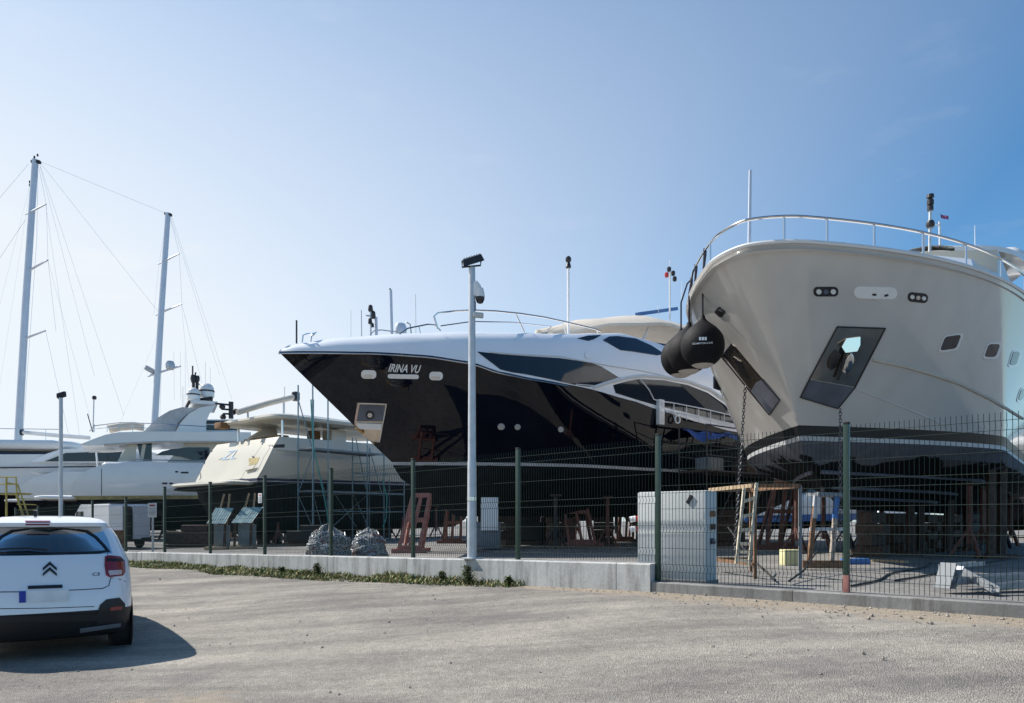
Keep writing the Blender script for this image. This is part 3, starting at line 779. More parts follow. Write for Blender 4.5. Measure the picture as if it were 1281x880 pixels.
# ------------------------------------------------------------------ black yacht with its name on the bow
B2 = Frame((-6.41, 20.193), 50.03)
def black_yacht():
    y = thing('motor_yacht', 'black hulled motor yacht with silver upper works and a name lettered on its bow', 'yacht', B2.W(12, 0, 0.55))
    L = 23.0
    zd = lerp_tab([(0, 6.096), (2, 6.08), (3.2, 6.04), (4.3, 5.93), (5.2, 5.70), (6.2, 5.60), (8, 5.52), (10.4, 5.34), (11.5, 5.20), (14, 4.95), (16, 4.8), (24, 4.7)])
    deck = (0.0, zd, bfun(3.80, 8.97, 2.3, 0.05))
    fw = bfun(2.95, 5.6, 1.7); aftf = lambda s: 0.62 * min(1, max(0, (s - 2.5) / 6.5)) ** 1.2
    wl = (3.566, const(3.25), lambda s: fw(s) + aftf(s))
    rows = mix_rows(wl, deck, [0, .12, .25, .38, .5, .62, .75, .88, 1.0], 1.15)
    mb, near, far = side_loft(B2, rows, L, 64); hull = mb.build('hull', 'black_gloss', y, 60)
    r2 = (3.60, const(3.155), lambda s: fw(s) + aftf(s)); mb2, _, _ = side_loft(B2, [r2, wl], L); mb2.build('boot_stripe', 'boot_white', y)
    ch = (3.9, const(2.75), bfun(2.9, 6, 1.6)); md = (4.9, const(2.2), bfun(1.7, 7, 1.5)); kl = (6.0, const(1.6), bfun(0.15, 3, 1.5))
    mb4, nb, fb = side_loft(B2, [kl, md, ch, r2], L); cap(nb[0], fb[0], mb4); mb4.build('bottom', 'antifoul_dark', y, 25)
    MB().tube([p + Vector((0, 0, -.045)) for p in near[-1][:34]], 0.022, 6).build('rubbing_strake', 'steel', y)
    # silver upper works
    zt = lerp_tab([(0, 6.18), (.4, 6.36), (1.5, 6.58), (3, 6.76), (5, 6.94), (7, 7.12), (8, 7.26), (9, 7.44), (10.4, 7.66), (12, 7.64), (14, 7.45), (18, 7.2), (20, 6.6)])
    def zk(x):
        a = zd(x); b = zt(x); base = a + 0.35 * (b - a)
        v = lerp_tab([(3, 6.2), (5, 6.22), (7, 6.32), (9, 6.38), (12, 6.40), (16, 6.3), (20, 5.9)])(x); k = min(1, max(0, (x - 2.2) / 1.6)); return base * (1 - k) + v * k
    bd = deck[2]
    off = lambda i: (lambda s: max(0, bd(s) - i * min(1, .25 + s * .35)))
    aft = lambda x: max(0.0, min(1, (x - 8) / 2))
    U = [(0.0, lambda x: zd(x) + 0.012, bd), (0.02, zk, off(.05)), (0.06, lambda x: zk(x) * .45 + zt(x) * .55, off(.16)), (0.12, lambda x: zt(x) - .06, off(.40)), (0.16, zt, off(.52))]
    mbu, un, uf = side_loft(B2, U, 20, 60); cap(un[-1], uf[-1], mbu, .12); sup = mbu.build('superstructure', 'silver_gel', y, 50)
    sb = bvh_of([sup]); hb = bvh_of([hull])
    # hull side window band, saloon window, windscreen
    patch(sb, [(597, 440.5), (625, 443.5), (660, 446), (700, 448.5), (738, 454), (752, 459), (776, 474), (748, 482), (737, 484), (718, 481.5), (690, 475), (660, 469), (640, 466), (626, 462.5), (612, 452)], 'window', 'window_grey', y, 0.02, 4)
    w2 = patch(sb, [(767, 482), (785, 477), (800, 474.5), (830, 476), (860, 482), (885, 492), (905, 506), (925, 524), (925, 532), (890, 524), (850, 514), (820, 507), (797, 500.5), (770, 492)], 'window', 'window_grey', y, 0.02, 4)
    patch(sb, [(850, 481), (862, 483), (884, 493), (903, 507), (912, 522), (890, 519), (876, 506)], 'dark_pane', 'boot_black', w2, 0.03, 4)
    patch(sb, [(722, 424), (735, 420.5), (752, 419.5), (743, 425), (736, 427)], 'window', 'glass_dark', y, 0.02, 3)
    patch(sb, [(754, 426), (762, 421.5), (772, 421), (795, 424), (815, 433), (831, 443.5), (822, 445), (790, 440), (776, 438.5)], 'window', 'glass_dark', y, 0.02, 3)
    MB().tube(surf_line(sb, [(742, 485), (760, 479), (785, 473), (800, 470.5), (830, 472), (862, 478), (888, 488), (908, 502)], 0.02), 0.06, 6).build('roof_moulding', 'white_gel', y)
    MB().tube(surf_line(sb, [(612, 441), (650, 444), (700, 446.5), (750, 456), (800, 464), (830, 470)], 0.012), 0.02, 5).build('deck_line', 'white_gel', y)
    patch(sb, pill(735, 444.5, 9, 9), 'vent_cover', 'silver_gel', y, 0.04, 2)
    MB().tube(surf_line(sb, [(776, 472), (745, 483), (720, 481)], 0.012), 0.018, 5).build('sill', 'white_gel', y)
    # name and fittings on the bow
    text_on(hb, 'IRINA VU', [(485.5, 465.2), (525, 467.2), (527, 457), (487.5, 455)], 'name_lettering', 'text_white', y, 0.18, 0.022)
    patch(hb, pill(504.5, 471.2, 39, 5.5, R(1.2)), 'fairlead', 'white_paint', y, 0.012, 2)
    for (cx, cy, w) in ((461.3, 468.5, 19), (545.5, 470.5, 17)):
        f = patch(hb, rrect(cx, cy, w, 10.5, 4.5, R(1)), 'fairlead', 'white_paint', y, 0.012, 2)
        patch(hb, rrect(cx - 1, cy + 2, w * .6, 3.5, 1.5), 'roller', 'steel', f, 0.02, 2)
    for (cx, cy, w, h) in ((627, 534, 9, 8), (647.5, 534.5, 7.5, 9), (701.5, 537.5, 7, 9)):
        f = patch(hb, pill(cx, cy, w, h), 'porthole', 'galv', y, 0.01, 2)
        patch(hb, pill(cx - 1, cy + 1, w * .6, h * .6), 'pane', 'canvas', f, 0.018, 2)
    pk = patch(hb, [(448, 504), (484, 505), (475, 553), (443, 548), (443, 535)], 'anchor_plate', 'mirror_steel', y, 0.012)
    MB().tube(surf_line(hb, [(448, 504), (484, 505), (475, 553), (443, 548), (443, 535), (448, 504)], 0.014), 0.02, 5).build('plate_frame', 'steel', pk)
    patch(hb, [(450, 506), (482, 507), (479, 527), (446, 527)], 'dark_plate', 'antifoul_grey', pk, 0.018)
    patch(hb, pill(463, 519, 11, 11), 'hawse_ring', 'dark_metal', pk, 0.03, 2); patch(hb, pill(463, 519, 6, 6), 'hawse_pipe', 'steel', pk, 0.04, 2)
    patch(hb, [(447, 529), (478, 530), (477, 537), (446, 536)], 'anchor_stock', 'white_paint', pk, 0.05)
    MB().tube(surf_line(hb, [(446, 534), (454, 540), (452, 545), (445, 548)], 0.06), 0.035, 6).build('strap', 'ochre', pk)
    MB().tube(surf_line(hb, [(447, 548), (455, 554), (463, 564)], 0.04), 0.03, 6).build('strap', 'ochre', pk)
    for ln in ([(515, 538), (545, 542), (575, 546)], [(530, 561), (560, 566), (590, 573)]):
        MB().tube(surf_line(hb, ln, 0.0), 0.016, 5).build('spray_rail', 'black_gloss', y)
    # hardtop over the flybridge
    hd = MB(); rws = []
    xs0, xs1 = 9.5, 19.5
    for i in range(19):
        f = i / 18; x = xs0 + (xs1 - xs0) * f; ww = 2.35 * max(0.03, (1 - (1 - min(1, f / .42)) ** 2)) ** .6 * (1 - .18 * max(0, f - .6) / .4)
        zc = lerp_tab([(0, 8.3), (.2, 8.95), (.45, 9.5), (.7, 9.6), (1, 9.3)])(f)
        rws.append([B2.W(x + 0.25 * c_ * c_, ww * c_, zc - 0.72 * abs(c_) ** 2.2 * min(1, .3 + f * 1.4)) for c_ in (1, .94, .8, .5, .2, -.2, -.5, -.8, -.94, -1)])
    bot = [[p - Vector((0, 0, 0.10)) for p in r] for r in rws]; hd.grid(rws); hd.grid(bot, True)
    for a, b in zip(rws, rws[1:]):
        for e in (0, -1): hd.add([a[e], b[e], b[e] - Vector((0, 0, .10)), a[e] - Vector((0, 0, .10))], [(0, 1, 2, 3)])
    for r in (rws[0], rws[-1]): hd.grid([r, [p - Vector((0, 0, .1)) for p in r]])
    hd.build('hardtop', 'canvas', y, 50)
    for sd in (1, -1):
        for xa, xb in ((12.4, 13.4), (16.4, 15.8)):
            MB().tube([B2.W(xa, sd * 2.1, 7.4), B2.W(xb, sd * 1.9, 8.62)], .05, 6).build('hardtop_strut', 'white_gel', y)
    MB().prism([B2.W(12.2, 2.3, 7.55), B2.W(13.6, 2.45, 7.55), B2.W(18, 2.4, 7.1), B2.W(18, 2.4, 7.45), B2.W(13.8, 2.4, 8.0), B2.W(12.6, 2.3, 7.95)], B2.n * -.06).build('fly_screen', 'glass_dark', y)
    # rails
    rl = MB(); bow = [B2.P(546, 413, 2.2)] 
    def rp(lst, b): return [B2.P(a, c, b) for a, c in lst]
    top = rp([(548, 412), (543, 396), (548, 392), (570, 389.5), (592, 388.5), (620, 389.5), (650, 392.5), (680, 397), (712, 404), (745, 412), (752, 415)], 2.75)
    rl.tube(top, .028, 6); rl.tube(rp([(551, 408), (590, 402.5), (640, 403.5), (690, 409), (684, 414)], 2.75), .018, 6)
    rail = rl.build('bow_rail', 'steel', y)
    for a, c, a2, c2 in ((589, 388.5, 594, 416), (645, 392, 656, 416), (703, 402, 709, 421), (746, 412, 752, 427), (776, 417, 786, 440)):
        MB().tube([B2.P(a, c, 2.75), B2.P(a2, c2, 2.75)], .018, 6).build('stanchion', 'steel', rail)
    r2_ = MB(); r2_.tube(rp([(500, 418), (510, 411), (535, 406), (545, 407), (551, 414)], 2.3), .022, 6); r2_.tube(rp([(524, 408), (526, 417)], 2.3), .016, 6); r2_.build('grab_rail', 'steel', y)
    r3_ = MB(); r3_.tube(rp([(378, 429), (379, 420), (384, 418), (391, 418), (396, 416), (393, 419), (390, 421), (389, 428)], .3), .022, 6); r3_.build('pulpit_loop', 'steel', y)
    MB().tube(rp([(371, 430), (371, 401)], 0.0), .025, 6).build('jack_staff', 'dark_metal', y)
    # foredeck light mast, radar
    p0 = B2.P(711, 425, 1.2); p1 = B2.P(711, 336, 1.2); pm = MB().tube([p0, p1], .045, 8).build('light_mast', 'white_paint', y)
    MB().lathe([(.07, 0), (.10, .05), (.07, .16), (.06, .2), (.10, .26), (.10, .36), (.05, .42)], p1, 12).build('masthead_light', 'dark_metal', pm)
    ra = B2.P(838, 404, 0); rt = B2.P(838, 340, 0); rm = MB().tube([ra, rt], .035, 8).build('radar_mast', 'white_paint', y)
    MB().bar(B2.P(797, 393.5, .3), B2.P(846, 386.5, -.6), .16, .14).build('radar_bar', 'blue_paint', rm)
    for a, c, m_ in ((834, 347, 'red_plastic'), (842, 345, 'dark_metal'), (837, 340, 'dark_metal'), (844, 352, 'dark_metal')):
        MB().lathe([(.07, 0), (.09, .06), (.09, .16), (.05, .2)], B2.P(a, c, 0), 10).build('navigation_light', m_, rm)
    MB().tube([B2.P(824, 395, 0), B2.P(823, 382, 0)], .012, 5).build('whip_antenna', 'white_paint', rm); MB().tube([B2.P(852, 392, 0), B2.P(853, 352, 0)], .010, 5).build('whip_antenna', 'white_paint', rm)
    MB().tube([rt, rt + Vector((0, 0, .5))], .012, 5).build('whip_antenna', 'white_paint', rm)
    # side gate and stanchions along the aft side deck
    g = MB(); gr = rp([(826, 502), (846, 505), (866, 509), (886, 513), (920, 521)], 3.84); g.tube(gr, .022, 6); g.tube([p - Vector((0, 0, .30)) for p in gr], .016, 6); ro = g.build('side_rail', 'white_paint', y)
    for a, c in ((826, 502), (843, 504.5), (859, 508), (874, 511), (889, 514), (906, 518)):
        p = B2.P(a, c, 3.84); MB().tube([p, p - Vector((0, 0, .5))], .016, 6).build('stanchion', 'white_paint', ro)
    MB().bbox(B2.P(826, 516, 3.86), (.16, .28, .85), b=.03, rot=B2.rot()).build('gate_post', 'white_gel', ro)
    MB().tube(rp([(800, 473), (812, 488), (818, 500), (826, 502)], 3.84), .02, 6).build('hand_rail', 'white_paint', y)
    c = B2.P(847.5, 525, 3.9); MB().torus_link(c, B2.u, Vector((0, 0, 1)), .13, .13, .03, 16, 6).build('life_ring', 'white_paint', y)
    return y
Y2 = black_yacht()

# ------------------------------------------------------------------ lamp posts
def on_line(px, d):
    t = -6.0
    while t < 40:
        p = L2W(t, d, 0)
        if CX + p.x / p.y * FPX <= px: break
        t += 0.01
    return t, p
def lamp_post(px, ytop, r0, r1, label, cams, headw, tilt=25):
    t, p = on_line(px, 0.085); zb = WTOP(t); zt = EYE + (HY - ytop) / FPX * p.y
    y = thing('lamp_post', label, 'lamp post', (p.x, p.y, zb))
    a = Vector((p.x, p.y, zb)); b = Vector((p.x, p.y, zt))
    MB().tube([a, a.lerp(b, .33), a.lerp(b, .34), a.lerp(b, .66), b], r0, 14, r1).build('pole', 'galv', y, 50)
    MB().bbox(a + Vector((0, 0, .012)), (r0 * 3.2, r0 * 3.2, .025), rz=math.atan2(LE.y, LE.x), b=.004).build('base_plate', 'galv', y)
    MB().lathe([(r0 * 1.06, 0), (r0 * 1.06, .06)], a + (b - a) * .20, 14).build('band', 'steel', y)
    # floodlight in a stirrup, its face tilted down to the yard
    h = thing('floodlight', '', '', b); del h['label']; del h['category']
    bpy.data.objects.remove(h)
    w = headw; rot = Matrix.Rotation(R(-20), 3, 'Y') @ Matrix.Rotation(R(18), 3, 'X')
    c = b + Vector((w * .12, 0, w * .33))
    rot = Matrix.Rotation(R(-17), 3, 'Y') @ Matrix.Rotation(R(tilt), 3, 'X'); c = b + Vector((.04 * w, 0, .36 * w))
    hb_ = MB(); bot = [(-.5, -.36, -.13), (.5, -.36, -.13), (.5, .30, -.13), (-.5, .30, -.13)]; tp = [(-.44, -.20, .15), (.44, -.20, .15), (.44, .22, .15), (-.44, .22, .15)]
    vs = [c + rot @ (Vector(v) * w) for v in bot + tp]; hb_.add(vs, [(3, 2, 1, 0), (4, 5, 6, 7), (0, 1, 5, 4), (1, 2, 6, 5), (2, 3, 7, 6), (3, 0, 4, 7)])
    fl = hb_.build('floodlight', 'dark_metal', y, 20)
    fins = MB()
    for i in range(7): fins.box(c + rot @ (Vector((-.36 + i * .12, .01, .16)) * w), (.025 * w, .40 * w, .05 * w), rot=rot)
    fins.build('cooling_fins', 'dark_metal', fl)
    MB().box(c + rot @ (Vector((0, -.03, -.135)) * w), (.9 * w, .58 * w, .02 * w), rot=rot).build('lens', 'clear_glass', fl)
    MB().tube([b + Vector((-.46 * w, 0, .32 * w)), b + Vector((-.46 * w, 0, .02 * w)), b + Vector((.40 * w, 0, .10 * w)), b + Vector((.42 * w, 0, .36 * w))], .022 * w * 2, 6).build('bracket', 'dark_metal', fl)
    if cams:
        k = p.y / FPX
        def q(px_, py_, dy=0.0): return at(px_, py_, p.y + dy)
        MB().bbox(q(595, 362), (.09, .10, .24), b=.015).build('camera_bracket', 'white_paint', y)
        arm = MB().tube([q(595, 353), q(599, 358), q(600.5, 364)], .035, 8).build('camera_arm', 'white_paint', y)
        dm = MB().lathe([(.03, .16), (.055, .15), (.075, .07), (.08, 0)], q(600.5, 372), 18).build('dome_camera', 'white_paint', y)
        MB().lathe([(.078, .0), (.074, -.05), (.05, -.095), (.015, -.11)], q(600.5, 372), 18).build('lens_dome', 'glass_dark', dm)
        MB().bbox(q(593.5, 383), (.05, .08, .16), b=.012).build('junction_box', 'grey_plastic', y)
        bc = MB().bbox(q(598.5, 394.5, -.05), (.17, .09, .085), b=.02, rot=Matrix.Rotation(R(6), 3, 'Y')).build('bullet_camera', 'grey_cabinet', y)
        MB().tube([q(592, 398), q(596, 396)], .015, 6).build('mount', 'dark_metal', bc)
    return y
lamp_post(590.5, 335, .082, .055, 'tall galvanised lamp post with floodlight and dome camera in front of the black bow', True, .36)
lamp_post(76.3, 498, .066, .060, 'slim grey floodlight post behind the white car at the left', False, .30, 75)

# ------------------------------------------------------------------ service cabinet
def cabinet():
    c = L2W(-0.055, -0.48, yardz(2)); y = thing('service_cabinet', 'pale grey block-like service cabinet standing right behind the fence at the step in the wall', 'cabinet', c)
    rz = math.atan2(LE.y, LE.x); rot = Matrix.Rotation(rz, 3, 'Z')
    MB().bbox(c + Vector((0, 0, .66)), (1.07, .36, 1.32), b=.028, rot=rot).build('body', 'grey_cabinet', y, 40)
    MB().bbox(c + Vector((0, 0, .04)), (1.10, .40, .08), b=.01, rot=rot).build('plinth', 'kerb_concrete', y)
    MB().bbox(c + rot @ Vector((-.30, .19, 1.2)), (.05, .025, .13), b=.008, rot=rot @ Matrix.Rotation(R(-30), 3, 'Y')).build('latch', 'dark_metal', y)
    for z in (.95, .80):
        k = MB().tube([c + rot @ Vector((.50, .05, z)), c + rot @ Vector((.62, .12, z - .02))], .038, 10).build('socket', 'red_plastic', y)
        MB().tube([c + rot @ Vector((.60, .11, z - .015)), c + rot @ Vector((.68, .15, z - .03))], .046, 10).build('plug', 'white_paint', k)
    for z, m_ in ((1.0, 'rust'), (.82, 'dark_wood'), (.62, 'navy')):
        MB().bbox(c + rot @ Vector((-.56, 0, z)), (.05, .09, .08), b=.015, rot=rot).build('socket', m_, y)
cabinet()

# ------------------------------------------------------------------ white car at the left
def car():
    F = Frame((-4.78, 7.6), -33.4); z00 = 0.0
    y = thing('parked_car', 'white hatchback seen from behind at the left edge of the road', 'car', F.W(1.9, 0, 0))
    lv = [(.17, .40, 3.70, .70, .25), (.23, .12, 3.84, .755, .25), (.34, .03, 3.93, .785, .28), (.50, .0, 3.97, .80, .30), (.62, .01, 3.96, .80, .30), (.74, .03, 3.92, .80, .30), (.82, .06, 3.82, .795, .30), (.92, .09, 3.62, .79, .30), (1.02, .125, 3.3, .775, .28), (1.09, .17, 3.05, .75, .27), (1.17, .24, 2.82, .72, .25), (1.25, .31, 2.60, .69, .23), (1.32, .37, 2.40, .655, .22), (1.375, .42, 2.22, .615, .2), (1.39, .35, 2.15, .60, .2), (1.43, .34, 2.02, .575, .2), (1.47, .46, 1.82, .52, .2), (1.495, .72, 1.60, .42, .18), (1.508, 1.0, 1.45, .25, .12)]
    nr, nc, ns, nf = 9, 7, 26, 7
    def half(z, xr, xf, w, rr):
        out = []
        for i in range(nr): yy = (w - rr) * i / nr; out.append((yy, xr + .10 * (yy / w) ** 2))
        cx = xr + .10 * ((w - rr) / w) ** 2
        for i in range(nc): a = R(90 * i / nc); out.append((w - rr + rr * math.sin(a), cx + rr * 1.25 * (1 - math.cos(a))))
        x0 = cx + rr * 1.25; fr_ = min(.45, w * .6); x1 = xf - fr_ * 1.2
        for i in range(ns): f = i / ns; out.append((w + .012 * math.sin(math.pi * f), x0 + (x1 - x0) * f))
        for i in range(nc): a = R(90 * i / nc); out.append((w - fr_ + fr_ * math.cos(a), x1 + fr_ * 1.2 * math.sin(a)))
        for i in range(nf + 1): out.append(((w - fr_) * (1 - i / nf), xf))
        return [F.W(b, a, z) for a, b in out]
    R_ = [half(*l) for l in lv]; K = len(R_[0]); mir = lambda p: F.W((p - F.O).dot(F.u), -(p - F.O).dot(F.n), p.z)
    Lf = [[mir(p) for p in r] for r in R_]
    body, low, gl_r, gl_f, gl_s, = MB(), MB(), MB(), MB(), MB()
    cR = nr + 4; cS0 = nr + nc; cS1 = cS0 + ns; 
    for rows_ in (R_, Lf):
        for j in range(len(lv) - 1):
            zc = (lv[j][0] + lv[j + 1][0]) / 2
            for k in range(K - 1):
                q = [rows_[j][k], rows_[j][k + 1], rows_[j + 1][k + 1], rows_[j + 1][k]]
                t = body
                if zc < .49: t = low
                elif 1.09 <= zc <= 1.375:
                    if k < nr + 2: t = gl_r
                    elif k >= cS1 + 3: t = gl_f
                    elif cS0 + 3 <= k < cS1 - 3 and k not in (cS0 + 12, cS0 + 13): t = gl_s
                t.add(q, [(0, 1, 2, 3)])
    top = R_[-1] + Lf[-1][::-1]; body.add(top, [tuple(range(len(top)))])
    def merge(o):
        bm = bmesh.new(); bm.from_mesh(o.data); bmesh.ops.remove_doubles(bm, verts=bm.verts, dist=.0005); bmesh.ops.recalc_face_normals(bm, faces=bm.faces); bm.to_mesh(o.data); bm.free(); o.data.set_sharp_from_angle(angle=R(38))
    bo = body.build('body', 'car_white', y); merge(bo)
    lo = low.build('bumper_skirt', 'car_black', y); merge(lo)
    gr = gl_r.build('rear_window', 'car_glass', y); merge(gr); gf = gl_f.build('windscreen', 'car_glass', y); merge(gf); gs = gl_s.build('side_window', 'car_glass', y); merge(gs)
    # wheel arches
    m0_ = Matrix((F.u, Vector((0, 0, 1)), F.n)).transposed()
    for x in (.66, 3.2):
        for s in (1, -1): MB().lathe([(.05, -.012), (.345, -.012), (.36, 0), (.345, .012), (.05, .012)], F.W(x, s * .797, .32), 28, m0_).build('wheel_arch', 'car_black', y)
    bv = bvh_of([bo, lo, gr])
    def P(poly, nm, m_, par=y, off=.006, step=2.5, dep=.012): return patch(bv, poly, nm, m_, par, off, step, dep, 40)
    # black rim of the rear window
    outer = [(62 - s * dx, yy) for s, L_ in ((-1, [(0, 659.5), (30, 660.5), (48, 664), (60, 672), (70, 683), (76, 691), (60, 692.8), (30, 694), (0, 694.5)]), (1, [(0, 694.5), (30, 694.5), (60, 694), (80, 692), (73, 682), (62, 671), (48, 663.5), (30, 660.5), (0, 659.5)])) for dx, yy in L_]
    inner = [(62 + (a - 62) * .93, 677 + (b - 677) * .84) for a, b in outer]
    ro, ri = [], []
    for (a, b), (c, d) in zip(outer, inner):
        p, n = hit(bv, a, b); ro.append(p + n * .006); p, n = hit(bv, c, d); ri.append(p + n * .006)
    MB().grid([ro + ro[:1], ri + ri[:1]]).build('window_rim', 'car_trim', gr)
    MB().tube(surf_line(bv, [(-10, 690.5), (12, 689), (38, 688.5), (60, 691)], .03), .010, 6).build('wiper', 'car_black', gr)
    tl = P([(131, 697), (136, 695.5), (150, 697), (155, 702), (156, 716), (153, 720.5), (137, 722.5), (132.5, 720), (130.5, 708)], 'tail_light', 'lamp_red', off=.012, dep=.03)
    P([(135, 714.5), (151, 713.5), (151, 719), (137, 720.5)], 'reverse_lens', 'lamp_white', tl, .018)
    P([(133, 699.5), (152, 700), (153, 703), (133, 703)], 'lamp_bar', 'car_trim', tl, .015)
    P([(31, 652.5), (63, 652.5), (62, 657.2), (32, 657.2)], 'brake_light', 'lamp_red', off=.01)
    for o in (tl,):                                           # the other lamp, outside the picture
        c = o.copy(); c.data = o.data.copy(); COL.objects.link(c)
        for v in c.data.vertices: v.co = mir(v.co)
        c.data.flip_normals()
    P([(121, 768), (125, 757), (133, 750), (149, 748), (155, 755), (158, 773), (156, 790), (121, 790)], 'bumper_corner', 'car_black', off=.012, dep=.03)
    P([(-25, 772), (122, 768), (122, 777), (-25, 779)], 'bumper_skirt', 'car_black', off=.010, dep=.03)
    MB().tube(surf_line(bv, [(-20, 741), (40, 740.5), (100, 738), (128, 736.5), (136, 733), (138.5, 723)], .0), .005, 5).build('tailgate_seam', 'car_black', y)
    MB().tube(surf_line(bv, [(138.5, 723), (150, 725), (157, 728)], .0), .004, 5).build('bumper_seam', 'car_black', y)
    MB().tube(surf_line(bv, [(135, 690.5), (134, 696)], .0), .004, 5).build('tailgate_seam', 'car_black', y)
    MB().tube(surf_line(bv, [(-20, 762), (60, 761), (118, 759)], .0), .004, 5).build('bumper_seam', 'car_trim', y)
    P([(100, 786), (150, 779), (150, 783), (100, 790.5)], 'valance_trim', 'grey_plastic', off=.02)
    P([(137, 760), (150, 758.5), (150, 762), (137, 763.5)], 'reflector', 'lamp_red', off=.03)
    pl = P([(24, 740), (86, 738), (86, 752), (24, 754.5)], 'number_plate', 'plate_white', off=.012)
    P([(24, 740), (32.5, 739.7), (32.5, 754), (24, 754.5)], 'plate_band', 'plate_blue', pl, .018)
    P([(35, 733.5), (78, 732), (78, 736), (35, 737.5)], 'plate_lamp_strip', 'car_trim', off=.014)
    for dy in (0, 6.8):
        P([(53.5, 711 + dy), (62.3, 703.2 + dy), (71, 711 + dy), (71, 714.2 + dy), (62.3, 707 + dy), (53.5, 714.2 + dy)], 'chevron_badge', 'car_trim', off=.012)
    text_on(bv, 'C3', [(115.5, 721), (124.5, 720.5), (124.5, 716.5), (115.5, 717)], 'badge_lettering', 'dark_metal', y, 0, .01, .008)
    MB().tube([F.W(.5, -.12, .52), F.W(.45, .3, .26)], .02, 6).build('tow_eye', 'car_black', y)
    an = F.W(.98, -.13, 1.505); MB().prism([an, an + F.u * -.14, an + F.u * -.12 + Vector((0, 0, .06)), an + F.u * -.07 + Vector((0, 0, .07))], F.n * .03).build('roof_aerial', 'car_black', y)
    # cabin
    flr = MB().box(F.W(1.9, 0, .70), (1.4, 3.0, .1), rot=F.rot()).build('cabin_floor', 'seat_cloth', y)
    MB().bbox(F.W(.55, 0, 1.05), (1.25, .55, .03), b=.01, rot=F.rot()).build('parcel_shelf', 'seat_cloth', y)
    for yy in (-.36, .36):
        MB().bbox(F.W(1.75, yy, .95), (.48, .16, .6), b=.05, rot=F.rot()).build('seat', 'seat_cloth', y); MB().bbox(F.W(1.72, yy, 1.27), (.27, .11, .19), b=.045, rot=F.rot()).build('headrest', 'seat_cloth', y)
    MB().bbox(F.W(.95, 0, .9), (1.2, .16, .5), b=.05, rot=F.rot()).build('rear_seat', 'seat_cloth', y)
    for yy in (-.4, 0, .4): MB().bbox(F.W(.93, yy, 1.19), (.22, .09, .11), b=.03, rot=F.rot()).build('headrest', 'seat_cloth', y)
    m_ = Matrix((F.u, Vector((0, 0, 1)), F.n)).transposed()
    for x in (.66, 3.2):
        for s in (1, -1):
            w_ = MB().lathe([(.20, -.09), (.275, -.10), (.30, -.085), (.31, -.04), (.31, .04), (.30, .085), (.275, .10), (.20, .09)], F.W(x, s * .70, .30), 32, m_).build('wheel', 'rubber', y, 30)
            MB().lathe([(.03, -.085), (.20, -.07), (.205, .07), (.03, .085)], F.W(x, s * .70, .30), 20, m_).build('rim', 'galv', w_)
car()

# ------------------------------------------------------------------ cream cruiser showing its transom
def stern_loft(fr, rows, K=30, mb=None, caps=True):
    mb = mb or MB(); nr, fr_ = [], []
    for (xs, xe, zf, B) in rows:
        a, b = [], []
        for k in range(K + 1):
            f = k / K; x = xs + (xe - xs) * f; w = B * (1 - max(0, (f - .45) / .55) ** 2.2); z = zf + .02 * x
            a.append(fr.W(x, w, z)); b.append(fr.W(x, -w, z))
        nr.append(a); fr_.append(b)
    mb.grid(nr); mb.grid(fr_, True)
    if caps:
        for j in range(len(rows) - 1): mb.add([nr[j][0], nr[j + 1][0], fr_[j + 1][0], fr_[j][0]], [(0, 1, 2, 3)])
    return mb, nr, fr_
def slab(fr, x0, x1, w, z0, z1, r=.4, dz=0.0, taper=1.0, n=6):
    """rounded-corner deck slab with a soft edge"""
    pts = []
    for cx, cy, a0 in ((x1 - r, w * taper - r, 0), (x0 + r, w - r, 90), (x0 + r, -w + r, 180), (x1 - r, -w * taper + r, 270)):
        for i in range(n + 1):
            a = R(a0 + 90 * i / n); pts.append((cx + r * math.cos(a), cy + r * math.sin(a)))
    mb = MB(); rings = []
    for (f, ins) in ((0, .16), (.15, .04), (.45, 0), (.75, .03), (1, .18)):
        rings.append([fr.W(x - math.copysign(ins, x - (x0 + x1) / 2), yy - math.copysign(ins, yy), z0 + (z1 - z0) * f + dz * (x - x0)) for x, yy in pts])
    k = len(pts)
    for a, b in zip(rings, rings[1:]):
        for i in range(k): mb.add([a[i], a[(i + 1) % k], b[(i + 1) % k], b[i]], [(0, 1, 2, 3)])
    mb.add(rings[0], [tuple(range(k))]); mb.add(rings[-1], [tuple(range(k))])
    return mb
B3 = Frame((-13.2, 33.77), 40)
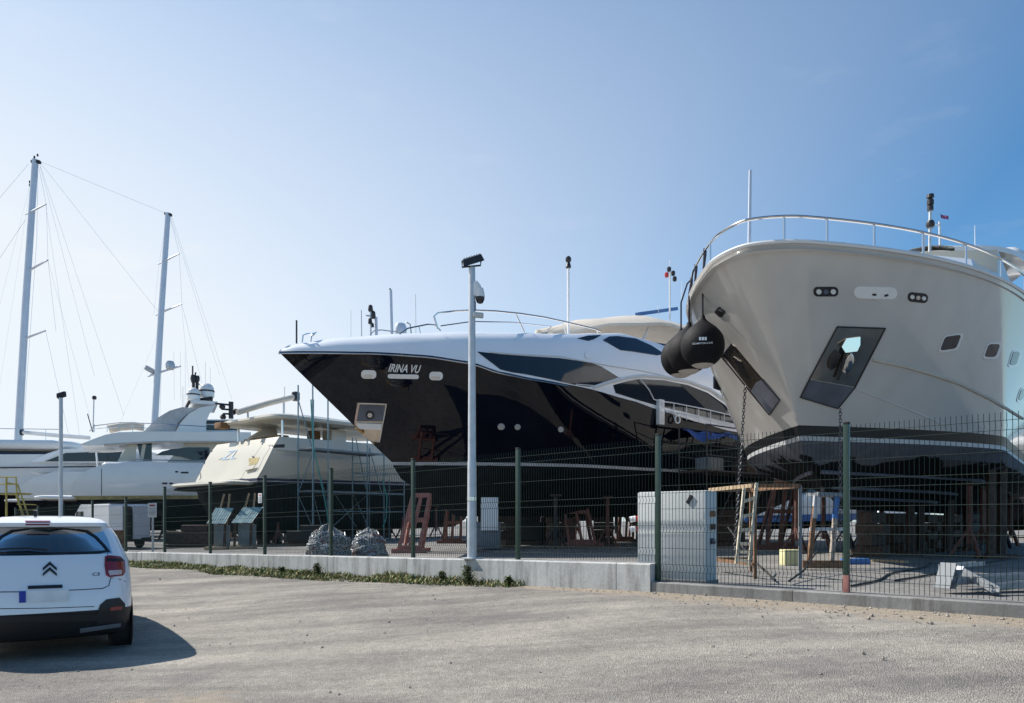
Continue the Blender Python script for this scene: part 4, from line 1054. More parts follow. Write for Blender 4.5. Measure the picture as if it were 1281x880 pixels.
def cream_cruiser():
    y = thing('motor_cruiser', 'cream motor cruiser with its transom to the camera and a hardtop over the cockpit', 'boat', B3.W(8, 0, yardz(-10)))
    top = [(0, 17.2, 3.32, 2.75), (.22, 17.4, 3.7, 2.80), (.55, 17.8, 4.35, 2.84), (.80, 18.1, 4.8, 2.80), (1.10, 18.5, 5.2, 2.74)]
    hull = weld(stern_loft(B3, top)[0].build('hull', 'cream_gel', y))
    mb, nr, fr_ = stern_loft(B3, [(1.12, 18.4, 5.06, 2.6), (1.14, 18.4, 5.0, 2.6)]); cap(nr[0], fr_[0]).build('deck', 'cream_gel', y)
    weld(stern_loft(B3, [(0, 17.0, 3.12, 2.73), (0, 17.2, 3.32, 2.76)])[0].build('boot_stripe', 'navy', y))
    weld(stern_loft(B3, [(0, 17.0, 3.17, 2.745), (0, 17.1, 3.215, 2.765)])[0].build('stripe', 'boot_white', y))
    bt, n_, f_ = stern_loft(B3, [(.9, 15, .80, .7), (.5, 16, 1.25, 2.0), (.1, 16.5, 2.5, 2.6), (0, 17.0, 3.12, 2.73)]); cap(n_[0], f_[0], bt); weld(bt.build('bottom', 'antifoul_dark', y))
    pf = weld(slab(B3, -1.35, .12, 2.66, 2.98, 3.20, .45).build('swim_platform', 'cream_gel', y)); weld(slab(B3, -1.30, .1, 2.6, 2.84, 2.985, .45).build('platform_base', 'antifoul_dark', pf))
    hb = bvh_of([hull])
    text_on(hb, 'ZL', [(277, 576), (295, 574), (297.5, 563), (281, 565)], 'transom_lettering', 'text_blue', y, .5, -.004, .02)
    MB().tube(surf_line(hb, [(274, 575.5), (279, 573)], .02), .012, 5).build('lettering_tail', 'text_blue', y)
    patch(hb, [(311, 574), (325, 572.5), (321, 581), (312, 582.5)], 'locker_recess', 'ochre', y, .01).data.materials[0] = M['dry_leaf']
    patch(hb, [(307, 586), (322, 583), (319, 588), (309, 590.5)], 'step', 'cream_gel', y, .12)
    for (cx, cy, w, h) in ((264, 564, 2.5, 2.5), (255, 579.5, 2.5, 2.5), (327.5, 555, 2.5, 2.5), (317, 572, 3, 2)): patch(hb, pill(cx, cy, w, h), 'fitting', 'dark_metal', y, .03, 1.5)
    patch(hb, [(243, 593), (247, 591.5), (245.5, 596), (242, 596.5)], 'vent', 'dark_metal', y, .012, 2); patch(hb, [(238.5, 601), (242, 600), (241, 604), (238.5, 604)], 'vent', 'grey_plastic', y, .012, 2)
    patch(hb, pill(303, 600, 6, 3), 'shower_outlet', 'grey_plastic', y, .02, 1.5)
    patch(hb, [(335, 557), (356, 556), (356, 560), (338, 561)], 'side_vent', 'dark_metal', y, .012, 2)
    MB().tube(surf_line(hb, [(318, 601), (322, 590), (330, 572), (338, 560)], .0), .012, 5).build('transom_edge', 'canvas', y)
    MB().tube(surf_line(hb, [(302, 598), (318, 571), (331, 553)], .0), .008, 5).build('hatch_seam', 'canvas', y)
    MB().tube(surf_line(hb, [(345, 563), (380, 565.5), (420, 569), (455, 571)], .0), .05, 6).build('rubbing_strake', 'cream_gel', y)
    ht = weld(slab(B3, 1.0, 10.0, 2.65, 6.06, 6.34, .8).build('hardtop', 'cream_gel', y)); weld(slab(B3, 2.2, 9.5, 2.2, 6.33, 6.46, .8).build('hardtop_lid', 'white_gel', ht))
    for px, b in ((353, 2.25), (298, -2.3)):
        x, z = B3.px(px, 545, b); MB().tube([B3.W(x, b, 5.05), B3.W(x, b, 6.05)], .05, 8).build('hardtop_post', 'steel', y)
    MB().prism([B3.P(*q, -1.4) for q in ((306, 553), (313, 546), (323, 540), (321, 534), (334, 533), (342, 540), (343, 553))], B3.n * .35).build('hardtop_pillar', 'cream_gel', y)
    cb = MB().prism([B3.W(6.4, 2.1, 5.0), B3.W(13.5, 2.0, 5.1), B3.W(9.8, 2.0, 6.1), B3.W(8.3, 2.1, 6.1)], B3.n * -.10).build('cabin_side', 'cream_gel', y)
    MB().prism([B3.W(7.2, 2.13, 5.25), B3.W(12.3, 2.06, 5.3), B3.W(9.6, 2.06, 5.98), B3.W(8.5, 2.13, 5.98)], B3.n * -.05).build('window', 'boot_white', cb)
    MB().bbox(B3.W(5.2, 1.2, 5.5), (.8, .9, 1.0), b=.08, rot=B3.rot()).build('helm_console', 'cream_gel', y)
    MB().bbox(B3.W(4.4, .6, 5.5), (.5, .5, .9), b=.08, rot=B3.rot()).build('helm_seat', 'tan_cushion', y)
    for yy in (-1.3, -.2, 1.0): MB().bbox(B3.W(2.2, yy, 5.28), (.9, .5, .42), b=.06, rot=B3.rot()).build('cockpit_seat', 'tan_cushion', y)
    MB().tube([B3.P(297, 516, .2), B3.P(335, 505, .2), B3.P(368, 497, .2)], .14, 10).build('rolled_awning', 'canvas', y)
    MB().lathe([(.15, -.15), (.2, -.1), (.2, .25), (.12, .3)], B3.P(370, 498, .2), 12).build('awning_head', 'dark_metal', y)
    rm = MB().tube([B3.P(289, 524, -1.5), B3.P(289, 503, -1.5)], .12, 8).build('radar_bracket', 'dark_metal', y)
    for a, b in (((269, 505), (289, 507)), ((277, 512), (291, 513)), ((279, 518), (294, 518))): MB().tube([B3.P(*a, -1.5), B3.P(*b, -1.5)], .05, 6).build('bracket_arm', 'dark_metal', rm)
    for a in ((278, 509), (295, 515), (279, 522)): MB().lathe([(.1, -.1), (.16, 0), (.1, .12)], B3.P(*a, -1.5), 10).build('lamp', 'dark_metal', rm)
    MB().bbox(B3.P(278, 533, -1.9), (.6, .5, .3), b=.04, rot=B3.rot()).build('cockpit_table', 'tan_cushion', y)
    # signal mast, dome and aerials toward its bow, showing above the black yacht
    def T(lst, r, nm, m_, base=None):
        pts = [B3.P(p, q, 0) for p, q in lst]
        if base is not None: pts = [Vector((pts[0].x, pts[0].y, base))] + pts
        return MB().tube(pts, r, 8).build(nm, m_, y)
    T([(490.5, 430), (488.7, 363)], .085, 'whip_mast', 'mast_alloy', 5.3); T([(489, 364), (487.5, 361)], .05, 'wind_vane', 'dark_metal')
    sm = T([(464, 430), (463.5, 386)], .045, 'signal_mast', 'galv', 6.4); T([(471, 430), (470.3, 397)], .085, 'signal_mast', 'mast_alloy', 6.4); T([(458, 395), (468, 396)], .045, 'yard', 'galv'); T([(452.5, 430), (452, 388)], .025, 'whip_antenna', 'galv', 6.4)
    for p, r in (((463.5, 386), .14), ((466.5, 394), .16), ((463, 402), .12), ((466, 407), .09)): MB().lathe([(r * .7, -r * 1.3), (r, -.1), (r * .8, r), (r * .3, r * 1.4)], B3.P(*p, 0), 10).build('mast_light', 'dark_metal', sm)
    T([(501, 440), (501, 418)], .16, 'dome_post', 'mast_alloy', 5.3)
    MB().lathe([(.27, -.45), (.34, -.27), (.36, .05), (.27, .29), (.1, .38), (.01, .40)], B3.P(501, 412, 0), 16).build('radome', 'mast_alloy', y)
    T([(463, 419), (468, 414), (477, 413), (492, 415), (500, 413)], .035, 'rail', 'galv'); T([(508, 403), (513, 406), (517, 440)], .045, 'rail', 'galv', None); T([(520.5, 440), (519.8, 368)], .02, 'whip_antenna', 'white_paint', 5.3)
    T([(439, 430), (439, 388)], .012, 'whip_antenna', 'white_paint', 6.4)
    for q in (310, 355): p = B3.P(q, 512 - (q - 297) * .27, .2); MB().tube([Vector((p.x, p.y, 6.3)), p], .05, 6).build('awning_bracket', 'galv', y)
    MB().tube([B3.P(356, 515, 0), B3.P(356, 484, 0)], .02, 5).build('whip_antenna', 'white_paint', y)
cream_cruiser()

# ------------------------------------------------------------------ white flybridge yacht beyond it
B4 = Frame((-27.1, 46.6), 65)
def fly_yacht():
    y = thing('motor_yacht', 'white flybridge yacht with two radar domes, seen past the slim lamp post', 'yacht', B4.W(10, 0, .25))
    W_ = 2.9
    hull = weld(stern_loft(B4, [(-.4, 20, 2.95, W_ - .12), (-.45, 20.4, 3.3, W_), (-.3, 20.8, 3.8, W_ + .04), (.05, 21, 4.25, W_ + .04), (.6, 21.3, 4.6, W_ + .02), (1.4, 21.6, 4.86, W_), (2.7, 21.8, 5.02, W_ - .06)])[0].build('hull', 'white_gel', y), 60)
    weld(stern_loft(B4, [(-.2, 19.8, 2.72, W_ - .15), (-.3, 20, 2.95, W_ - .1)])[0].build('boot_stripe', 'dry_leaf', y))
    bt, n_, f_ = stern_loft(B4, [(.6, 17, .75, .2), (.2, 18.4, 1.6, 1.8), (0, 19.4, 2.4, 2.6), (-.2, 19.8, 2.72, W_ - .15)]); cap(n_[0], f_[0], bt); weld(bt.build('bottom', 'antifoul_dark', y))
    a, n_, f_ = stern_loft(B4, [(2.7, 21.5, 4.9, W_ - .1), (2.7, 21.5, 4.8, W_ - .1)]); cap(n_[0], f_[0]).build('deck', 'white_gel', y)
    weld(slab(B4, -2.4, .2, W_ - .1, 2.75, 2.98, .6).build('swim_platform', 'white_gel', y))
    hb = bvh_of([hull])
    MB().tube(surf_line(hb, [(127, 580), (127, 620)], 0), .02, 5).build('hull_seam', 'boot_black', y)
    for (cx, cy, w) in ((231, 591.5, 10), (221, 590.5, 4), (206, 605, 7), (214, 605, 5)): patch(hb, pill(cx, cy, w, 2.2), 'vent', 'dark_metal', y, .015, 2)
    rl = MB(); rl.tube([B4.W(2.8 + i, 2.8, 5.22 + .02 * i) for i in range(16)], .03, 6); rl.build('side_rail', 'steel', y)
    hs = MB(); hs.prism([B4.W(4.6, 2.3, 5.0), B4.W(17.5, 2.2, 5.2), B4.W(14.5, 2.1, 6.75), B4.W(6.0, 2.3, 6.62)], B4.n * -4.5); h = hs.build('deckhouse', 'cream_gel', y, 20)
    MB().prism([B4.P(170, 548, 2.33), B4.P(190, 548, 2.33), B4.P(190, 577, 2.33), B4.P(176, 577, 2.33)], B4.n * .02).build('cockpit_door', 'glass_dark', h)
    wi = [(194, 570), (203, 565), (215, 562), (235, 560), (262, 560), (262, 575), (240, 575.5), (228, 572), (215, 570)]
    MB().prism([B4.P(a, b, 2.36) for a, b in wi], B4.n * .03).build('window', 'glass_dark', h)
    MB().prism([B4.P(147, 577, 2.4), B4.P(170, 577, 2.4), B4.P(171, 553, 2.4), B4.P(161, 556, 2.4)], B4.n * -.12).build('roof_support', 'cream_gel', y)
    MB().prism([B4.P(178, 556, 2.36), B4.P(183, 556, 2.36), B4.P(179, 577, 2.36), B4.P(175, 577, 2.36)], B4.n * .05).build('window_post', 'cream_gel', h)
    up_ = [(100, 557), (104, 554.5), (118, 549), (132, 544), (148, 541), (180, 540), (230, 540), (314, 541), (314, 553), (250, 553), (200, 553), (160, 555), (130, 557)]
    ud = MB().prism([B4.P(*q, 2.75) for q in up_], B4.n * -5.4).build('upper_deck', 'white_gel', y, 30)
    MB().tube([B4.P(q[0], q[1], 2.75) for q in up_[8:]], .07, 6).build('deck_edge', 'canvas', ud)
    rl = MB(); rl.tube([B4.P(112, 540, 2.2), B4.P(118, 533, 2.2), B4.P(150, 529, 2.2), B4.P(185, 530, 2.2), B4.P(260, 534, 2.2)], .03, 6); rl.tube([B4.P(115, 537, 2.2), B4.P(150, 534, 2.2), B4.P(185, 536, 2.2)], .02, 6); ro = rl.build('upper_rail', 'steel', y)
    for px in (118, 134, 150, 166, 180): MB().tube([B4.P(px, 541, 2.2), B4.P(px, 531, 2.2)], .02, 5).build('stanchion', 'steel', ro)
    td = MB(); td.tube([B4.P(136, 537, .6), B4.P(150, 534, .6), B4.P(168, 533, .6), B4.P(180, 535, .6)], .30, 10, .24); td.build('tender', 'canvas', y)
    MB().prism([B4.P(*p, 1.9) for p in ((178, 542), (186, 534), (197, 523), (212, 514), (228, 509.5), (246, 511), (232, 520), (222, 530), (219, 542))], B4.n * -3.6).build('windshield_cowl', 'boot_white', y, 40)
    MB().prism([B4.P(*p, 2.2) for p in ((220, 542), (225, 530), (236, 518), (250, 510), (270, 507), (262, 518), (258, 528), (258, 542))], B4.n * -.35).build('arch_fin', 'white_gel', y)
    MB().prism([B4.P(*p, -1.6) for p in ((220, 542), (225, 530), (236, 518), (250, 510), (270, 507), (262, 518), (258, 528), (258, 542))], B4.n * -.35).build('arch_fin', 'white_gel', y)
    MB().box((B4.P(254, 509, 2.1) + B4.P(254, 509, -1.9)) / 2, (4.0, 1.6, .22), rot=B4.rot()).build('arch_beam', 'white_gel', y)
    fw = MB().prism([B4.P(*p, 1.8) for p in ((257, 542), (300, 542), (300, 525), (257, 525))], B4.n * -3.4).build('fly_deckhouse', 'white_gel', y)
    MB().prism([B4.P(*p, 1.82) for p in ((258, 538.5), (299, 538.5), (299, 532), (258, 532))], B4.n * .03).build('window', 'glass_dark', fw); MB().prism([B4.P(*p, 1.82) for p in ((258, 530.5), (299, 530.5), (299, 526.5), (258, 526.5))], B4.n * .03).build('window', 'window_grey', fw)
    for i, (px, py, r) in enumerate(((242, 493, .42), (258.5, 488.5, .50))):
        c = B4.P(px, py, .5 - i * .9); MB().lathe([(r * .8, -r * 1.1), (r * .98, -r * .9), (r, -.1), (r * .93, r * .35), (r * .7, r * .72), (r * .3, r * .95), (.01, r)], c, 18).build('radar_dome', 'white_gel', y)
        MB().lathe([(r * 1.02, -r * .25), (r * 1.03, -.02)], c, 18).build('dome_band', 'dark_metal', y)
    fr2 = MB()
    for a, b in (((233, 510), (237, 502)), ((240, 508), (241, 500)), ((258, 508), (261, 498)), ((264, 508), (264.5, 498)), ((236, 502), (266, 498)), ((238, 505), (262, 501)), ((242, 500), (242, 475)), ((246.5, 500), (246.5, 476)), ((241, 473), (247, 475)), ((241, 471), (241, 458)), ((244, 470), (245, 466))):
        fr2.tube([B4.P(*a, 0), B4.P(*b, 0)], .10 if a[1] > 495 else .05, 6)
    f2 = fr2.build('signal_mast', 'dark_metal', y)
    MB().lathe([(.15, -.25), (.2, 0), (.15, .25)], B4.P(242, 474, 0), 10).build('mast_light', 'dark_metal', f2); MB().lathe([(.12, -.2), (.16, 0), (.12, .2)], B4.P(247, 474, 0), 10).build('mast_light', 'dark_metal', f2)
    MB().prism([B4.P(247, 477, 0), B4.P(251, 483, 0), B4.P(248, 481, 0)], B4.n * .02).build('pennant', 'dark_metal', f2)
    for px, t in ((257, 453), (230, 484), (228, 483), (263, 460)): MB().tube([B4.P(px, 510, -.5), B4.P(px, t, -.5)], .016, 5, .01).build('whip_antenna', 'white_paint', y)
    dm = MB().tube([B4.P(116.5, 541, .8), B4.P(117.5, 497, .8)], .035, 6).build('ensign_staff', 'galv', y); MB().lathe([(.1, -.1), (.14, 0), (.1, .12)], B4.P(118, 498, .8), 10).build('staff_light', 'dark_metal', dm)
    MB().tube([B4.P(116, 541, .8), B4.P(109.5, 518, .8)], .03, 6).build('davit', 'dark_metal', y)
fly_yacht()

# ------------------------------------------------------------------ plainer boats farther off
def plain_cruiser(fr, L, W_, zk, zw, zd, zr, label, hullm='white_gel', group=None, name='motor_cruiser', platform=True, x_house=.2, gl='glass_dark', rake=.6):
    y = thing(name, label, 'boat', fr.W(L / 2, 0, .3), group)
    weld(stern_loft(fr, [(0, L * .93, zw, W_ * .96), (.1, L * .96, (zw + zd) / 2, W_), (rake * .45, L * .98, zd - (zd - zw) * .2, W_), (rake, L, zd, W_ * .98)])[0].build('hull', hullm, y), 50)
    bt, n_, f_ = stern_loft(fr, [(.5, L * .8, zk, .15), (.1, L * .9, zk * .4 + zw * .6, W_ * .8), (0, L * .93, zw, W_ * .96)]); cap(n_[0], f_[0], bt); weld(bt.build('bottom', 'antifoul_dark', y))
    a, n_, f_ = stern_loft(fr, [(.6, L, zd - .06, W_ * .97), (.6, L, zd - .1, W_ * .97)]); cap(n_[0], f_[0]).build('deck', 'white_gel', y)
    if platform: weld(slab(fr, -1.0, .15, W_ * .9, zw - .1, zw + .1, .4).build('swim_platform', hullm, y))
    xa, xb = L * x_house, L * .72
    h = MB().prism([fr.W(xa, W_ * .76, zd - .05), fr.W(xb + L * .08, W_ * .68, zd + .1), fr.W(xb - L * .05, W_ * .62, zr), fr.W(xa + L * .03, W_ * .74, zr)], fr.n * (-W_ * 1.4)).build('deckhouse', 'white_gel', y)
    hz = zr - zd
    for sd in (1, -1):
        MB().prism([fr.W(xa + L * .04, sd * W_ * .78, zd + hz * .35), fr.W(xb + L * .02, sd * W_ * .72, zd + hz * .38), fr.W(xb - L * .04, sd * W_ * .70, zr - hz * .14), fr.W(xa + L * .05, sd * W_ * .78, zr - hz * .14)], fr.n * (-sd * .12)).build('window', gl, h)
    weld(slab(fr, xa - L * .06, xb - L * .02, W_ * .84, zr - .02, zr + .28, .5).build('roof', 'white_gel', y), 60)
    MB().tube([fr.W(L * .35, 0, zr), fr.W(L * .34, 0, zr + 1.6)], .05, 6).build('light_mast', 'white_paint', y)
    return y
# long yacht at the far left
B5 = Frame((-58.0, 57.0), 84)
y5 = plain_cruiser(B5, 34, 3.6, .9, 3.2, 6.1, 6.95, 'long white yacht at the far left with a dark window band', x_house=.16)
MB().tube([B5.W(1 + i, 3.6, 5.1 + .02 * i) for i in range(26)], .05, 5).build('rubbing_strake', 'dark_metal', y5)
rl5 = MB(); rl5.tube([B5.W(4 + i, 2.8, 8.5) for i in range(20)], .03, 5); ro5 = rl5.build('roof_rail', 'steel', y5)
for i in range(0, 20, 2): MB().tube([B5.W(4 + i, 2.8, 7.5), B5.W(4 + i, 2.8, 8.5)], .02, 5).build('stanchion', 'steel', ro5)
weld(slab(B5, 2, 24, 3.4, 6.95, 7.62, 1.2).build('upper_deck', 'white_gel', y5), 60)
c5 = MB().prism([B5.P(*q, 3.3) for q in ((34, 579), (55, 569), (75, 562), (120, 560.5), (166, 560), (160, 579))], B5.n * -5).build('cabin', 'white_gel', y5)
MB().prism([B5.P(*q, 3.33) for q in ((56, 577.5), (82, 567), (120, 565.5), (122, 577.5))], B5.n * -.06).build('window', 'glass_dark', c5)
MB().prism([B5.P(*q, 3.33) for q in ((123, 577.5), (121.5, 565.5), (153, 565), (147, 577.5))], B5.n * -.06).build('window', 'glass_dark', c5)
MB().prism([B5.P(*q, 3.34) for q in ((37, 578), (57, 568.5), (78, 563.5), (54, 577.5))], B5.n * -.06).build('windscreen', 'silver_gel', c5)
P4 = Frame((-35.6, 54.0), 70)
plain_cruiser(P4, 13, 2.3, .9, 2.9, 4.95, 5.5, 'white stern of a smaller boat tucked behind the slim lamp post', x_house=.45, rake=2.2)

# sailing yacht with two tall masts
def ketch():
    y = thing('sailing_yacht', 'big two-masted sailing yacht far behind, its bare masts rising at the left', 'sailing boat', (-44, 75, .3))
    F = Frame((-66, 74.0), 88)
    weld(stern_loft(F, [(1, 34, 2.0, 2.2), (0, 40, 4.6, 3.4), (-.5, 42, 7.4, 3.5)])[0].build('hull', 'white_gel', y), 50)
    a, n_, f_ = stern_loft(F, [(-.5, 42, 7.36, 3.45), (-.5, 42, 7.3, 3.45)]); cap(n_[0], f_[0]).build('deck', 'canvas', y)
    MB().prism([F.W(4, .1, .3), F.W(26, .1, .3), F.W(30, .1, 2.2), F.W(2, .1, 2.2)], F.n * -.3).build('keel', 'antifoul_dark', y)
    MB().bbox(F.W(18, 0, 8.0), (4.4, 14, 1.2), b=.3, rot=F.rot()).build('deckhouse', 'white_gel', y)
    D = 73.5
    def T(lst, r, par, nm, m_='mast_alloy', D=D, n=6): return MB().tube([at(a, b, D) for a, b in lst], r, n).build(nm, m_, par)
    m1 = MB().tube([at(20.8, 585, D), at(32, 380, D), at(44, 200, D)], .37, 12, .29).build('mast', 'mast_alloy', y)
    m2 = MB().tube([at(191.5, 560, D), at(201, 400, D), at(210, 267, D)], .33, 12, .26).build('mast', 'mast_alloy', y)
    for a, b in (((35.5, 267), (57.5, 255.5)), ((36.5, 338.5), (60, 325.5)), ((30.5, 424), (57, 414))):
        c = (2 * a[0] - b[0], 2 * a[1] - b[1]); MB().tube([at(a[0], a[1], D), at(*b, D - 1.6)], .11, 6, .07).build('spreader', 'mast_alloy', m1)
        MB().tube([at(a[0], a[1], D), at(a[0] - 4, a[1] + 1.5, D + 2.0)], .10, 6, .07).build('spreader', 'mast_alloy', m1)
    for a, b in (((205, 327), (224.5, 317.5)), ((202, 391), (227.5, 380.5))):
        MB().tube([at(*a, D), at(*b, D - 1.6)], .10, 6, .06).build('spreader', 'mast_alloy', m2); MB().tube([at(*a, D), at(a[0] - 7, a[1] + 4, D + 2)], .09, 6, .06).build('spreader', 'mast_alloy', m2)
    T([(185, 471), (197, 467), (226, 458)], .10, m2, 'radar_yard'); MB().lathe([(.30, -.45), (.42, -.3), (.44, .1), (.3, .38), (.02, .48)], at(213, 457, D), 14).build('radome', 'galv', m2)
    MB().bbox(at(188, 463, D), (1.0, .5, .5), b=.1, rot=Matrix.Rotation(R(30), 3, 'Y')).build('radar_scanner', 'boot_white', m2)
    MB().bbox(at(45, 203, D), (.9, .4, .3), b=.08).build('mast_head', 'dark_metal', m1); MB().bbox(at(210.5, 268.5, D), (.7, .4, .26), b=.08, rot=Matrix.Rotation(R(10), 3, 'Y')).build('mast_head', 'dark_metal', m2)
    for p in ((43, 197), (47, 194.5), (37.3, 228), (37.3, 232)): MB().lathe([(.06, -.12), (.1, 0), (.06, .14)], at(*p, D), 8).build('wind_instrument', 'dark_metal', m1)
    T([(27, 541), (70, 545), (112, 548)], .22, y, 'boom', 'white_paint')
    T([(200, 545), (235, 552)], .2, y, 'boom', 'white_paint')
    MB().lathe([(.2, -.3), (.28, 0), (.2, .3)], at(27, 541, D), 8).build('gooseneck', 'dark_metal', y)
    def st(a, b, r=.012, dd=0): MB().tube([at(*a, D + dd), at(*b, D)], r, 4, cap=False).build('stay', 'mast_alloy', y, 0)
    for a, b, r in (((36, 205), (-60, 318), .022), ((32, 275), (-40, 382), .022), ((52, 203), (207, 267), .013), ((52, 206), (200, 393), .011), ((48, 207), (58, 256), .014), ((58, 256), (60, 326), .014), ((60, 326), (70, 415), .014), ((57, 414), (86, 545), .014), ((47.5, 208), (46, 300), .016), ((46, 300), (29, 540), .016), ((50, 207), (118, 470), .011), ((50, 207), (155, 520), .011), ((57, 256), (100, 548), .011), ((60, 326), (112, 520), .009), ((44, 205), (-10, 420), .009), ((38, 232), (-6, 520), .008),
                    ((212, 270), (224.5, 318), .013), ((224.5, 318), (227.5, 381), .013), ((227.5, 381), (258, 500), .012), ((213, 270), (275, 470), .010), ((215, 272), (290, 500), .009), ((212.5, 272), (204, 400), .012), ((204, 400), (200, 520), .012), ((227, 381), (240, 520), .009), ((208, 272), (199, 331), .010), ((199, 331), (192, 395), .010), ((205, 400), (150, 530), .008)):
        st(a, b, r)
    for px in (218, 226, 232): T([(px, 500), (px - .5, 440)], .01, y, 'halyard')
ketch()

# rows of boats far across the yard
def far_boats():
    F0 = Frame((10, 62), 78)
    proto = plain_cruiser(F0, 11, 1.8, 1.0, 1.9, 3.2, 4.6, 'x', group='boats far across the yard')
    spots = [(10, 62, 0, 'white motor boat far across the yard, seen under the black hull'), (26, 60, .1, 'distant white boat seen between the props left of the grey column'), (37, 58, -.1, 'distant white boat seen right of the grey support column'), (48, 60, .2, 'distant white boat under the right end of the white yacht'), (-3, 59, 0.1, 'distant white boat seen beside the pale pink stand'), (-16, 68, 0, 'distant white boat seen between the scaffold legs'), (60, 63, 0, 'distant white boat at the right edge behind the fence'), (-28, 70, .1, 'distant white boat seen behind the turquoise sheets')]
    for i, (x, yy, rz, lb) in enumerate(spots):
        if i == 0: proto['label'] = lb; proto.location = (F0.W(5.5, 0, .3))
        else:
            c = copy_thing(proto, Vector((x, yy, .3)) + F0.u * 5.5, rz, lb)
    F1 = Frame((13.2, 44.0), 80)
    b = plain_cruiser(F1, 9, 1.5, .9, 1.75, 2.9, 3.5, 'small white boat with a blue bottom stripe behind the trestle', x_house=.3)
    weld(stern_loft(F1, [(0, 8.3, 1.35, 1.46), (0, 8.4, 1.75, 1.5)])[0].build('boot_stripe', 'blue_paint', b))
plain_cruiser(Frame((25.5, 39), 62), 20, 2.8, .9, 3.4, 5.4, 7.0, 'added dark hulled cruiser darkening the gap at the right edge, mostly hidden behind the white yacht', hullm='navy', name='motor_yacht')  # boat added to put darkness behind the white yacht's right end
plain_cruiser(Frame((25.0, 33.0), 62), 16, 2.2, .8, 2.6, 3.8, 4.6, 'added dark blue boat darkening the gap low behind the fence at the right edge', hullm='navy', x_house=.3)  # second added boat, its dark hull covers the pale strip below
far_boats()

# ------------------------------------------------------------------ fenders hung from the bow rail
def fenders():
    x0, zf, bf = DECK1
    labs = ['black ball fender nearest the bow, with white lettering and a pale underside', 'black ball fender hanging between the lettered one and the aftmost one', 'aftmost of the black ball fenders, leftmost in the cluster']
    prev = None
    for i, (px, py, r_px) in enumerate(((879, 433, 27), (862, 441, 26.5), (852, 447, 25))):
        best = None
        for k in range(300):
            s = 0.4 + k * 0.02; p = B1.W(s + .03, -(bf(s) - .05), zf(s) + .43); q = CX + p.x / p.y * FPX
            if best is None or abs(q - px - 3) < best[0]: best = (abs(q - px - 3), p, s)
        p = best[1]
        if prev: s = prev + .7; p = B1.W(s + .03, -(bf(s) - .05), zf(s) + .43); prev = s
        else: prev = best[2]
        Y = p.y + .6 if i == 0 else max(p.y, c.y + .72)
        for _ in range(200):
            c = at(px, py, Y); r = r_px * Y / FPX; n_ = HB1.find_nearest(c)
            if n_[3] > r * .98 and (n_[0] - c).dot(n_[1]) < 0: break
            if i == 0: Y -= .03
            else: px -= .4
        y = thing('fender', labs[i], 'fender', c, 'ball fenders over the bow')
        prof = []
        for j in range(19):
            a = R(-90 + 10 * j); prof.append((max(.004, r * math.cos(a)) , r * 1.02 * math.sin(a) + (0 if a < .6 else .16 * r * (a - .6) ** 2)))
        prof = [q for q in prof if q[1] < r * 1.02]; prof += [(r * .28, r * 1.10), (r * .13, r * 1.26), (r * .10, r * 1.40), (.012, r * 1.46)]
        prof = [q for a, q in sorted(enumerate(prof), key=lambda t: t[1][1])]
        body = MB().lathe(prof, c, 32).build('ball', 'fender_cloth', y, 60)
        bb = bvh_of([body])
        if i == 0:
            text_on(bb, 'III', [(874.5, 426), (884, 426), (884, 422), (874.5, 422)], 'emblem', 'text_white', y, 0, .05, .006)
            text_on(bb, 'COMPTON LINE', [(866.5, 431.5), (891.5, 430), (891.5, 427.8), (866.5, 429.3)], 'lettering', 'text_white', y, 0, .01, .006)
        MB().lathe([(.004, -r * 1.03), (r * .30, -r * 1.0), (r * .50, -r * .885), (r * .485, -r * .87)], c, 24).build('pale_base', 'fender_tip', y)
        top = c + Vector((0, 0, r * 1.4)); mid = Vector((top.x, top.y, p.z - .1)).lerp(p, .6)
        MB().tube([top, Vector((top.x, top.y, top.z + (p.z - top.z) * .6)), mid, p], .018, 6).build('rope', 'rope', y)
        MB().tube([p + Vector((0, 0, .03)), p + Vector((0, 0, -.10)), p + Vector((-.02, 0, -.3))], .035, 6, .02).build('rope_knot', 'rope', y)
fenders()

# ------------------------------------------------------------------ anchor chains
def chain(a, b, label):
    y = thing('anchor_chain', label, 'chain', (b.x, b.y, b.z)); d = (b - a); L_ = d.length; d.normalize(); n = int(L_ / .065)
    X = d.cross(Vector((0, 1, 0))).normalized(); Y_ = d.cross(X)
    for s in range(2):
        pass
    for i in range(n):
        ax = X if i % 2 else Y_
        MB().torus_link(a + d * (.0325 + i * .065), ax, d, .043, .026, .0085, 10, 4).build('link', 'chain_steel', y)
p, n_ = hit(HB1, 1047, 508); chain(p + n_ * .12, Vector((p.x + n_.x * .12, p.y + n_.y * .12, yardz(5) + .35)), 'heavy anchor chain hanging from the pocket with the anchor in it')
p, n_ = hit(HB1, 940, 478); chain(p + n_ * .15, Vector((p.x + n_.x * .15 - .25, p.y + n_.y * .15 - .1, yardz(5) + .3)), 'anchor chain hanging at the left side of the white bow, near the ball fenders')

